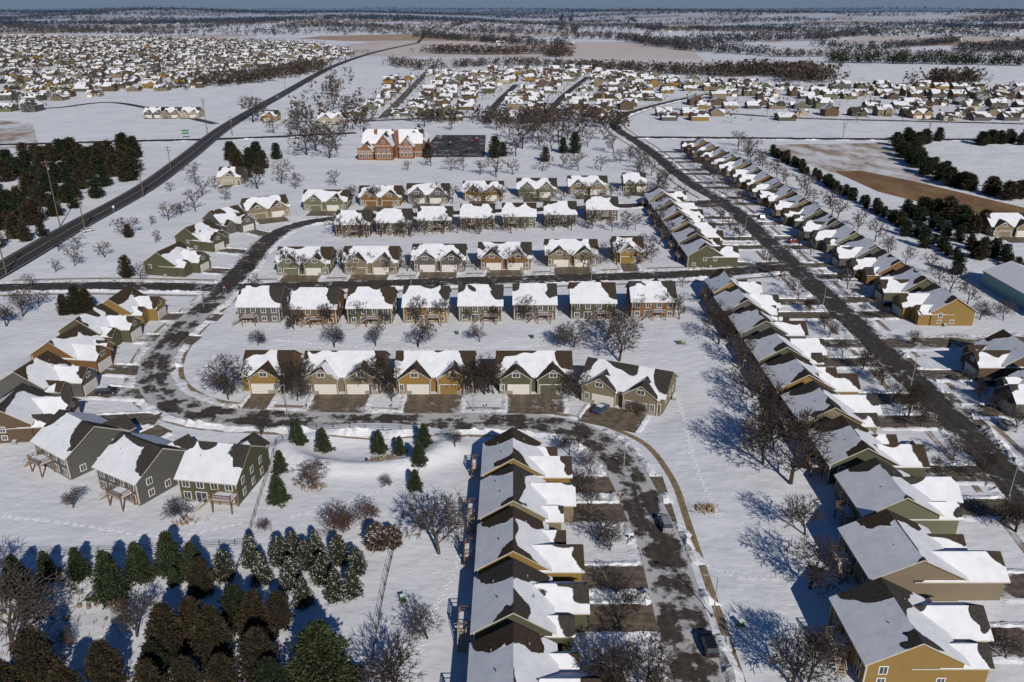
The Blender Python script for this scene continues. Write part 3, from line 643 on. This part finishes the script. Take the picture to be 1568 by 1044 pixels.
for y in (80, 92, 104, 116, 128): bare(14+R.uniform(-1, 2), y+R.uniform(-2, 2), R.uniform(3.5, 6))
for u, v, h in ((470, 238, 20), (485, 232, 18), (505, 243, 16), (515, 230, 14), (495, 222, 16), (388, 188, 20), (395, 180, 16), (445, 210, 12), (460, 200, 14), (420, 205, 12), (780, 215, 16), (800, 228, 18), (825, 222, 18), (845, 232, 15), (870, 215, 14), (900, 225, 12), (760, 200, 14), (925, 215, 10), (470, 190, 13), (530, 210, 12), (690, 200, 12), (650, 195, 12), (940, 235, 12), (810, 200, 14), (840, 205, 16), (1150, 235, 10), (1165, 250, 9), (1130, 225, 10), (815, 215, 17), (855, 220, 17), (790, 240, 13), (885, 205, 13)):
    x, y = g(u, v); bare(x, y, h, 1.15)
for u, v, h in ((457, 685, 5), (495, 686, 5), (580, 684, 4.8), (612, 690, 4), (650, 684, 5), (642, 716, 4.6), (636, 748, 4), (430, 722, 4.5), (427, 768, 5.5), (122, 882, 5.2), (172, 912, 8), (215, 885, 6.5), (262, 872, 7), (75, 886, 5), (30, 905, 6.5), (298, 880, 6), (268, 893, 3)):
    x, y = g(u, v); con('spruce_tree', R.choice(SPR), x, y, h, 1.2)
for u, v, h in ((345, 888, 6), (385, 862, 6.2), (402, 890, 6), (430, 865, 5.5), (447, 900, 6), (470, 870, 5.5), (495, 893, 6), (520, 862, 5.8), (548, 878, 5), (465, 925, 5), (540, 910, 5.5), (515, 915, 5.5), (485, 852, 5), (450, 850, 4.6)):
    x, y = g(u, v); con('snowy_spruce_tree', R.choice(FRO), x, y, h*R.uniform(.85, 1.), 1.05)
for u, v, h in ((65, 1050, 9), (168, 1060, 8), (262, 1010, 9), (300, 985, 7.5), (330, 1015, 9), (395, 985, 8.5), (402, 1050, 9), (310, 910, 6.5), (345, 1070, 7), (430, 960, 6), (15, 1080, 7), (110, 1100, 8), (235, 1080, 7), (290, 1075, 7)):
    x, y = g(u, v); con('cedar_tree', R.choice(CED), x, y, h, .95)
for u, v, h in ((365, 960, 7), (240, 1040, 6)): x, y = g(u, v); con('cedar_tree', CEG[0], x, y, h)
x, y = g(495, 1058); con('pine_tree', PIN, x, y, 10.5, 1.)
x, y = g(420, 1088); con('cedar_tree', CEG[0], x, y, 8)
for u, v, h in ((478, 745, 6), (512, 815, 5.5), (535, 812, 4.5), (560, 800, 4.5), (590, 745, 2.5), (405, 815, 2.5), (100, 990, 3), (190, 940, 3)):
    x, y = g(u, v); s = h/10; obj('brown_shrub', BUSH, (x, y, hz(x, y)), R.uniform(0, 6), (s*1.1, s*1.1, s))
for u, v, h in ((578, 838, 5.2), (602, 835, 4.2)): x, y = g(u, v); con('snowy_shrub', SHS, x, y, h*.85, 1.4)
for u, v, h in ((195, 425, 7), (197, 364, 5), (120, 480, 8), (135, 478, 7), (100, 482, 6), (40, 370, 7), (65, 362, 6)): x, y = g(u, v); con('cedar_tree', R.choice(CED+CEG), x, y, h)
def inpoly(x, y, poly):
    c = False; j = len(poly)-1
    for i in range(len(poly)):
        if ((poly[i][1] > y) != (poly[j][1] > y)) and x < (poly[j][0]-poly[i][0])*(y-poly[i][1])/(poly[j][1]-poly[i][1])+poly[i][0]: c = not c
        j = i
    return c
def scat(poly_px, n, fn):
    poly = [g(*q) for q in poly_px]; xs_ = [p[0] for p in poly]; ys_ = [p[1] for p in poly]; k = 0; t = 0
    while k < n and t < n*60:
        t += 1; x = R.uniform(min(xs_), max(xs_)); y = R.uniform(min(ys_), max(ys_))
        if inpoly(x, y, poly): fn(x, y); k += 1
CC = CED+CEG+CEG
scat([(-60, 275), (60, 240), (215, 232), (222, 262), (190, 285), (60, 300), (-60, 320)], 80, lambda x, y: con('cedar_tree', R.choice(CC), x, y, R.uniform(7, 12), 1.15))
scat([(-80, 370), (-30, 330), (60, 305), (170, 295), (130, 315), (50, 345), (10, 400), (-80, 430)], 44, lambda x, y: con('cedar_tree', R.choice(CC), x, y, R.uniform(6, 10), 1.15))
scat([(335, 262), (350, 240), (420, 235), (435, 262), (390, 275)], 14, lambda x, y: con('cedar_tree', R.choice(CC), x, y, R.uniform(7, 12), 1.1))
for y in range(262, 475, 5): con('cedar_tree', R.choice(CC), 153+R.uniform(-1.5, 1.5), y, R.uniform(3.5, 6), 1.2)
for y in range(245, 330, 5): con('cedar_tree', R.choice(CC), 162+R.uniform(-2, 2)+(330-y)*.06, y, R.uniform(4, 7), 1.2)
for u, v in ((1375, 222), (1390, 218), (1405, 222), (1420, 218), (1436, 215), (1375, 232), (1383, 240), (1392, 250), (1405, 258), (1420, 268), (1436, 276), (1452, 284), (1468, 288), (1484, 290), (1500, 222), (1515, 220), (1530, 222), (1548, 218), (1565, 220), (1520, 300), (1540, 305), (1560, 305), (1400, 235), (1412, 248), (1430, 260), (1446, 270), (1490, 355), (1510, 350), (1475, 350), (1415, 325), (1430, 330), (1450, 335)):
    for _ in range(2): x, y = g(u+R.uniform(-5, 5), v+R.uniform(-2, 3)); con('cedar_tree', R.choice(CC), x, y, R.uniform(6, 9), 1.4)
for u, v, h in ((758, 242, 12), (880, 235, 12), (862, 235, 9), (770, 240, 8), (655, 242, 8), (1465, 420, 7), (1490, 395, 6), (1500, 398, 7), (1415, 380, 7), (1385, 362, 6), (835, 248, 8)): x, y = g(u, v); con('cedar_tree', R.choice(CC), x, y, h)
# ---------------------------------------------------------------- distant masses
def tree_mass(name, L, mat, nt_=12, sz=.2):
    vs, fs = [], []
    for x, y, h in L:
        z = hz(x, y); w = h*.42; vs += [(x-.2, y, z), (x+.2, y, z), (x, y, z+h*.6)]; fs.append((len(vs)-3, len(vs)-2, len(vs)-1))
        for i in range(nt_):
            a = R.uniform(0, 6.28); rr = w*sqrt(R.random()); cz = z+h*R.uniform(.2, .95); cx, cy = x+cos(a)*rr, y+sin(a)*rr*.8; s = h*sz
            for _ in range(3): vs.append((cx+R.uniform(-s, s), cy+R.uniform(-s, s), cz+R.uniform(-s, s)))
            fs.append((len(vs)-3, len(vs)-2, len(vs)-1))
    me = bpy.data.meshes.new(name); me.from_pydata(vs, [], fs); me.materials.append(MATS[mat]); me.update(); obj(name, me)
def far_house(W, x, y, yaw, w, d, e, rs, sid):
    c_, s_ = cos(yaw), sin(yaw); z0 = hz(x, y)
    def T(a, b, z): return (x+a*c_-b*s_, y+a*s_+b*c_, z0+z)
    hx, hy = w/2, d/2; rf = 'roof_far'
    for s in (-1, 1):
        W.face([T(-hx*s, hy*s, 0), T(hx*s, hy*s, 0), T(hx*s, hy*s, e), T(-hx*s, hy*s, e)][::-1], sid)
        W.face([T(s*hx, -hy, 0), T(s*hx, hy, 0), T(s*hx, hy, e), T(s*hx, 0, e+rs), T(s*hx, -hy, e)], sid)
        W.face([T(-hx-.4, 0, e+rs+.1), T(-hx-.4, s*(hy+.5), e-.2), T(hx+.4, s*(hy+.5), e-.2), T(hx+.4, 0, e+rs+.1)], rf)
    gx = R.choice([-1, 1])*w*.2; gw = w*.24
    W.face([T(gx-gw, -hy-1.5, 0), T(gx+gw, -hy-1.5, 0), T(gx+gw, -hy-1.5, e-.3), T(gx, -hy-1.5, e+gw*.6), T(gx-gw, -hy-1.5, e-.3)], sid)
    W.face([T(gx+gw, -hy-1.5, 0), T(gx+gw, -hy, 0), T(gx+gw, -hy, e-.3), T(gx+gw, -hy-1.5, e-.3)], sid); W.face([T(gx-gw, -hy, 0), T(gx-gw, -hy-1.5, 0), T(gx-gw, -hy-1.5, e-.3), T(gx-gw, -hy, e-.3)], sid)
    for s in (-1, 1): W.face([T(gx, -hy-1.9, e+gw*.6+.12), T(gx, -hy+4, e+gw*.6+.12), T(gx+s*(gw+.4), -hy+4, e-.4), T(gx+s*(gw+.4), -hy-1.9, e-.4)], rf)
    W.face([T(gx-gw*.7, -hy-1.56, 0), T(gx+gw*.7, -hy-1.56, 0), T(gx+gw*.7, -hy-1.56, 2.3), T(gx-gw*.7, -hy-1.56, 2.3)], 'white_paint' if R.random() < .6 else 'siding_brown')
    for xx in (-gx-1.6, -gx+1.2): W.face([T(xx, -hy-.05, 1.2), T(xx+1.2, -hy-.05, 1.2), T(xx+1.2, -hy-.05, 2.6), T(xx, -hy-.05, 2.6)], 'glass')
    for yy in (-2, 2): W.face([T(hx+.05, yy, 1.2), T(hx+.05, yy+1.2, 1.2), T(hx+.05, yy+1.2, 2.6), T(hx+.05, yy, 2.6)], 'glass')
def rows(name, poly_px, rowgap, hgap, skip=.08, sizes=(13, 11), wob=0., tdens=1., th=(6, 12)):
    poly = [g(*q) for q in poly_px]; xs_ = [p[0] for p in poly]; ys_ = [p[1] for p in poly]; W = MB(); T_ = []
    y = min(ys_); k = 0
    while y < max(ys_):
        x = min(xs_)+R.uniform(0, 8)
        while x < max(xs_):
            xx = x; yy = y+wob*sin(x/130.+y/400.)
            ins = inpoly(xx, yy, poly)
            if ins and R.random() > skip and min(kd.find((xx, yy, 0))[2] for kd in kds) > 11:
                yaw = (0 if k % 2 == 0 else pi)+R.choice([0, 0, 0, pi/2])+wob/130.*cos(x/130.+y/400.)
                far_house(W, xx, yy, yaw, sizes[0]*R.uniform(.85, 1.15), sizes[1]*R.uniform(.85, 1.1), R.choice([3., 3.2, 5.2]), R.uniform(2.5, 3.6), R.choice([TA, CR, GR, GR, BR, OL, TA, SG, MU, BR]))
            if ins:
                for _ in range(int(tdens+R.random())): T_.append((xx+R.uniform(-11, 11), yy+R.uniform(-16, 16), R.uniform(*th)))
            x += hgap*R.uniform(.9, 1.15)
        y += rowgap*(.72 if k % 2 else 1.28); k += 1
    obj(name, W.mesh(name)); tree_mass('neighborhood_trees', T_, 'twig_far', 11, .16)
rows('distant_houses', [(555, 192), (540, 175), (580, 150), (600, 122), (690, 112), (900, 108), (1010, 118), (1040, 140), (985, 165), (935, 185), (800, 196), (650, 192)], 34, 19, .08, tdens=1.2)
rows('distant_houses', [(985, 192), (1000, 172), (1060, 150), (1020, 122), (1180, 128), (1330, 134), (1620, 138), (1720, 185), (1600, 198), (1400, 196), (1300, 190)], 38, 21, .14, tdens=1.1)
rows('distant_houses', [(-90, 180), (60, 170), (110, 152), (330, 134), (480, 108), (560, 86), (480, 68), (250, 60), (0, 58), (-200, 60), (-300, 110)], 42, 24, .14, (14, 11), 14., 2.0, (7, 14))
def belt(L, n, h, spread=6, mat='twig_far', name='distant_tree_line'):
    pts = [g(*q) for q in L]; out = []; seg = [hypot(pts[i+1][0]-pts[i][0], pts[i+1][1]-pts[i][1]) for i in range(len(pts)-1)]; T_ = sum(seg)
    for _ in range(n):
        t = R.random()*T_; i = 0
        while t > seg[i] and i < len(seg)-1: t -= seg[i]; i += 1
        f = min(1, t/seg[i]); x = pts[i][0]+(pts[i+1][0]-pts[i][0])*f; y = pts[i][1]+(pts[i+1][1]-pts[i][1])*f
        out.append((x+R.gauss(0, spread), y+R.gauss(0, spread), h*R.uniform(.6, 1.2)))
    tree_mass(name, out, mat, 24, .15)
belt([(300, 134), (370, 128), (440, 116), (490, 106)], 200, 14, 12); belt([(320, 132), (450, 110)], 80, 11, 14, 'conifer_far')
belt([(505, 205), (470, 190), (500, 150), (545, 115)], 50, 12, 10); belt([(1100, 118), (1170, 114), (1240, 120), (1235, 126)], 300, 16, 16)
belt([(885, 106), (1000, 112), (1100, 116)], 220, 13, 14); belt([(700, 103), (800, 100), (880, 104)], 150, 11, 10); belt([(655, 82), (750, 84), (850, 82), (855, 88)], 280, 15, 12)
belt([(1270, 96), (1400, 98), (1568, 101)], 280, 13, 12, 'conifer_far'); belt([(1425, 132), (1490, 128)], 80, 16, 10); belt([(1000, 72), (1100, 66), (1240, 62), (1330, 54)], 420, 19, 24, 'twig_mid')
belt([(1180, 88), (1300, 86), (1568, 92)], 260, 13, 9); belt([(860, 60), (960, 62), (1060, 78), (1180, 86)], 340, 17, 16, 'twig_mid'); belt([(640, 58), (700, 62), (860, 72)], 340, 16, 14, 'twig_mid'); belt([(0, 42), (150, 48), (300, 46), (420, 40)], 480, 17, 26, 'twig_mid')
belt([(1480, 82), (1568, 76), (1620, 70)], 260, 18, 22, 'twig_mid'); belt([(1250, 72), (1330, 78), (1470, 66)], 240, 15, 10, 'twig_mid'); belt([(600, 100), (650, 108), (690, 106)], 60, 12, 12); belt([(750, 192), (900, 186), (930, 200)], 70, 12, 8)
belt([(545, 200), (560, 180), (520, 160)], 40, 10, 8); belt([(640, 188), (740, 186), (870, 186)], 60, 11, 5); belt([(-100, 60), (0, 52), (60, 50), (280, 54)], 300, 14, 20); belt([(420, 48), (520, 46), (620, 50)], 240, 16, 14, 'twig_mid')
mid_, haze_ = [], []
for _ in range(300):
    y = 2300*math.exp(R.random()**.8*1.75); hwid = y*.72; x = R.uniform(-hwid, hwid)
    L = R.uniform(80, 520)*(y/3000.)**.7; an = R.choice([0, 0, 0, .1, -.15, .2, 1.5]); n = int(24+L/6.)
    for i in range(min(n, 140)):
        t = R.uniform(-L, L); xx = x+cos(an)*t+R.gauss(0, 6); yy = y+sin(an)*t+R.gauss(0, 8)
        if yy < 1900: continue
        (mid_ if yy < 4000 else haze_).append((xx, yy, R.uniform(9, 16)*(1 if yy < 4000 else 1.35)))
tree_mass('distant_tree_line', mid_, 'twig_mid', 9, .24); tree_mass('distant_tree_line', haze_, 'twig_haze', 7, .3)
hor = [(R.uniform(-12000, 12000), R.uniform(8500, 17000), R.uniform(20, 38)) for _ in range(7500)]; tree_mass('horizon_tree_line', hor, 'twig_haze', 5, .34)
W = MB()
for _ in range(80):
    y = R.uniform(1700, 5200); x = R.uniform(-.6*y, .65*y); far_house(W, x, y, R.choice([0, pi/2]), 18, 12, 4, 3.5, R.choice(['trim', CR, BR, GR]))
obj('distant_farmsteads', W.mesh('distant_farmsteads'))
# ---------------------------------------------------------------- fences
def fence(L, h=1.5, name='chain_link_fence'):
    pl = cat([g(*q) for q in L], 2.6); mb = MB()
    for i, p in enumerate(pl):
        z = hz(*p); mb.tube((*p, z-.1), (*p, z+h), .05, .05, 5, 'fence_metal')
        if i:
            q = pl[i-1]; zq = hz(*q)
            for f in (.08, .35, .65, .97): mb.tube((*q, zq+h*f), (*p, z+h*f), .028, .028, 3, 'fence_metal')
    obj(name, mb.mesh(name))
fence([(448, 657), (425, 690), (405, 745), (378, 835)]); fence([(448, 657), (560, 661), (655, 662)]); fence([(655, 662), (640, 730), (618, 790), (590, 900), (562, 1060)]); fence([(-20, 848), (150, 846), (378, 835)], 1.1); fence([(1390, 412), (1480, 440), (1568, 480)], 1.4)
def upole(u, v, h):
    x, y = g(u, v); mb = MB(); mb.tube((0, 0, 0), (0, 0, h), .24, .15, 8, 'pole_wood')
    mb.box(-1.6, 1.6, -.09, .09, h-1., h-.8, 'pole_wood'); mb.box(-1.3, 1.3, .2, .36, h-2.4, h-2.2, 'pole_wood')
    for a in (-1.5, -.6, .6, 1.5): mb.tube((a, 0, h-.8), (a, 0, h-.45), .07, .05, 6, 'pole_metal')
    mb.tube((.45, 0, h-3.8), (.45, 0, h-2.9), .28, .28, 10, 'pole_metal'); obj('utility_pole', mb.mesh('utility_pole'), (x, y, 0), R.uniform(-.2, .2))
for u, v, h in ((92, 347, 26), (220, 302, 13), (318, 208, 24), (262, 262, 13), (438, 146, 22), (130, 352, 13), (356, 208, 13), (10, 420, 14), (480, 118, 20), (1130, 232, 11), (1290, 214, 11), (1420, 214, 11), (560, 215, 11)): upole(u, v, h)
def lamp(u, v, yaw):
    x, y = g(u, v); mb = MB(); mb.tube((0, 0, 0), (0, 0, 7), .1, .06, 8, 'pole_metal'); mb.tube((0, 0, 6.9), (1.6, 0, 7.4), .05, .04, 6, 'pole_metal')
    mb.box(1.4, 2.1, -.16, .16, 7.32, 7.46, 'pole_metal'); mb.box(-.2, .2, -.2, .2, 0, .3, 'concrete'); obj('street_lamp', mb.mesh('street_lamp'), (x, y, 0), yaw)
for u, v, a in ((440, 633, -1.6), (725, 630, -1.6), (1092, 945, 3.1), (312, 470, 3.), (630, 441, 1.5), (905, 436, 1.5), (1260, 470, 0), (1395, 590, 0), (1545, 760, 0), (955, 718, 3.1), (1140, 360, 0), (1085, 320, 0)): lamp(u, v, a)
def sign(u, v, col='sign_green', w=2.6, h=1.3, z=2.6, name='traffic_sign'):
    x, y = g(u, v); mb = MB(); mb.box(-w/2, w/2, -.04, .04, z, z+h, col); mb.box(-w/2+.06, w/2-.06, -.055, -.041, z+h*.42, z+h*.58, 'white_paint')
    for a in (-w*.35, w*.35): mb.tube((a, .08, 0), (a, .08, z+h), .05, .05, 6, 'pole_metal')
    obj(name, mb.mesh(name), (x, y, 0))
sign(285, 212, w=4.5, h=2.6, z=2.8); sign(175, 326, 'white_paint', .8, 1., 2.); sign(345, 452, 'paint_red', .8, .8, 2.1)
def pedestal(u, v):
    x, y = g(u, v); mb = MB(); mb.box(-.35, .35, -.3, .3, 0, 1., 'pedestal_green'); mb.box(-.4, .4, -.35, .35, 1., 1.1, 'pedestal_green', 'snow'); mb.box(-.5, .5, -.5, .5, 0, .12, 'concrete'); mb.box(-.25, .25, -.34, -.3, .3, .8, 'needles_green')
    obj('utility_pedestal', mb.mesh('utility_pedestal'), (x, y, hz(x, y)), .4)
for u, v in ((617, 921), (1134, 960), (1040, 528), (700, 512), (815, 518)): pedestal(u, v)
mbx = MB(); mbx.box(-.05, .05, -.05, .05, 0, 1.1, 'wood_light'); mbx.box(-.12, .12, -.3, .25, 1.1, 1.2, 'paint_black'); mbx.tube((0, -.3, 1.22), (0, .25, 1.22), .13, .13, 10, 'paint_black'); mbx.box(.13, .15, -.1, .1, 1.2, 1.42, 'paint_red'); MBX = mbx.mesh('mailbox')
for x, y, a in [(19.3, yy, 1.57) for yy in (80, 93, 106, 118)]+[(89.2, yy, 1.57) for yy in range(100, 230, 16)]+[(99., yy, -1.57) for yy in range(212, 330, 17)]+[(*g(u, 628), 0) for u in (470, 600, 745, 850)]+[(*g(u, 444), 0) for u in (500, 620, 720, 830)]: obj('mailbox', MBX, (x, y, 0), a)
def rocks(u, v, n, sp, name):
    x, y = g(u, v); mb = MB(); r = R
    for i in range(n):
        cx, cy = r.gauss(0, sp), r.gauss(0, sp*.5); s = r.uniform(.2, .55); k = 7; ring = [(cx+cos(6.28*j/k)*s*r.uniform(.8, 1.2), cy+sin(6.28*j/k)*s*r.uniform(.8, 1.2)) for j in range(k)]
        zt = s*r.uniform(.6, 1.)
        top = [(cx+(a-cx)*.55, cy+(b-cy)*.55, zt*r.uniform(.85, 1.1)) for a, b in ring]
        for j in range(k): q = (j+1) % k; mb.face([(*ring[j], -.1), (*ring[q], -.1), top[q], top[j]], 'rock')
        mb.face(top, 'rock' if r.random() < .5 else 'snow')
    for i in range(n*14):
        a, b = r.gauss(0, sp), r.gauss(0, sp*.6); h = r.uniform(.3, .9); dx, dy = r.gauss(0, .2), r.gauss(0, .2); mb.face([(a-.05, b, 0), (a+.05, b, 0), (a+dx, b+dy, h)], 'dry_grass')
    obj(name, mb.mesh(name), (x, y, hz(x, y)))
rocks(590, 712, 22, 1.3, 'rock_pile'); rocks(1080, 780, 16, 1.2, 'landscape_boulders'); rocks(285, 800, 7, 1.1, 'rock_pile'); rocks(1045, 528, 3, .6, 'rock_pile'); rocks(480, 748, 6, 1.2, 'rock_pile'); rocks(5, 950, 30, 7, 'dry_grass_clump'); rocks(90, 910, 14, 5, 'dry_grass_clump')
def car(x, y, yaw, paint, suv=True):
    mb = MB(); hw_ = .92; gm = 'glass'
    prof = [(-2.3, .35), (-2.35, .95), (-1.35 if not suv else -2.2, 1.08), (1.0, 1.02), (2.15, .88), (2.3, .6), (2.25, .35)]
    def ring(s, inset=0.): return [(a, s*(hw_-inset*(b > .9)), b) for a, b in prof]
    Lr, Rr = ring(1, .06), ring(-1, .06); n = len(prof)
    for i in range(n-1): mb.face([Lr[i], Rr[i], Rr[i+1], Lr[i+1]], paint)
    mb.face(Lr[::-1], paint); mb.face(Rr, paint)
    top = 1.68 if suv else 1.45; b0, b1, t0, t1 = ((-2.2, 1.05, -1.95, .3) if suv else (-1.7, 1.05, -1.1, .3)); wi, wt = .86, .70
    B = [(b0, -wi, 1.05), (b1, -wi, 1.02), (b1, wi, 1.02), (b0, wi, 1.05)]; T = [(t0, -wt, top), (t1, -wt, top), (t1, wt, top), (t0, wt, top)]
    for i in range(4): j = (i+1) % 4; mb.face([B[i], B[j], T[j], T[i]], gm)
    mb.face([(a, b, c+.01) for a, b, c in T], 'snow' if R.random() < .3 else paint)
    for s in (-1, 1):
        for xx in (-.75, .1): mb.tube((xx-.0, s*.86, 1.05), (xx, s*.71, top), .05, .04, 4, paint)
        for xx in (-1.4, 1.4):
            mb.tube((xx, s*.72, .34), (xx, s*.94, .34), .34, .34, 14, 'tire'); mb.tube((xx, s*.93, .34), (xx, s*.955, .34), .19, .19, 10, 'pole_metal')
        mb.box(2.2, 2.3, s*.6-.16, s*.6+.16, .62, .78, 'white_paint'); mb.box(-2.37, -2.33, s*.7-.1, s*.7+.1, .7, .95, 'paint_red')
        mb.box(.75, .95, s*1.-.09, s*1.+.09, 1., 1.14, paint)
    obj('parked_car', mb.mesh('parked_car'), (x, y, .09), yaw)
for u, v, yw, pc, sv in ((1018, 806, 1.62, 'paint_silver', True), (1084, 992, 1.6, 'paint_black', True), (920, 630, .95, 'paint_blue', False), (165, 603, .2, 'paint_black', True), (1406, 688, 0., 'paint_silver', False), (776, 405, 1.5, 'paint_blue', True), (1362, 470, 0, 'paint_black', True), (1215, 372, 0, 'paint_red', False), (1165, 335, 1.57, 'paint_silver', True), (135, 355, .95, 'paint_white', False), (425, 150, 1.8, 'paint_silver', True), (1515, 590, 0, 'paint_black', True), (860, 405, 1.5, 'paint_black', False), (1300, 430, 0, 'paint_white', True), (930, 1045, 0.1, 'paint_black', True), (1540, 655, 1.57, 'paint_silver', False)):
    x, y = g(u, v); car(x, y, yw, pc, sv)
for u, v in ((660, 225), (690, 222), (715, 232), (675, 212), (730, 215)): x, y = g(u, v); car(x, y, 1.57, R.choice(['paint_silver', 'paint_black', 'paint_red']), True)
# ---------------------------------------------------------------- light, sky, camera
Sdir = Vector((.30, -.815, .50)).normalized()
sd = bpy.data.lights.new('sun', 'SUN'); sd.energy = 4.1; sd.angle = radians(.5); sd.color = (1., .94, .865)
so = bpy.data.objects.new('sun', sd); scene.collection.objects.link(so); so.rotation_euler = Sdir.to_track_quat('Z', 'Y').to_euler()
w = bpy.data.worlds.new('World'); scene.world = w; w.use_nodes = True; nt = w.node_tree
bg = nt.nodes['Background']; sky = nt.nodes.new('ShaderNodeTexSky'); sky.sky_type = 'NISHITA'; sky.sun_disc = False
sky.sun_elevation = math.asin(Sdir.z); sky.sun_rotation = atan2(Sdir.x, Sdir.y); sky.air_density = 1.; sky.dust_density = .2; sky.ozone_density = 3.
tc = nt.nodes.new('ShaderNodeTexCoord'); sx = nt.nodes.new('ShaderNodeSeparateXYZ'); nt.links.new(tc.outputs['Generated'], sx.inputs[0])
blue = mixc(nt, 1., sky.outputs[0], (.42, .74, 1.1), 'MULTIPLY')
K = 1/.05
nt.links.new(mixc(nt, mr(nt, sx.outputs[2], -.02, .14), (.14*K, .19*K, .275*K), blue), bg.inputs[0]); bg.inputs[1].default_value = .05
scene.view_settings.view_transform = 'Standard'; scene.view_settings.look = 'None'; scene.view_settings.exposure = 0
cd = bpy.data.cameras.new('camera'); cd.sensor_width = 36; cd.lens = F/1568*36; cd.clip_end = 60000; cd.clip_start = 1
co = bpy.data.objects.new('camera', cd); scene.collection.objects.link(co); co.location = (0, 0, CAMH); co.rotation_euler = (pi/2-P, 0, 0)
scene.camera = co
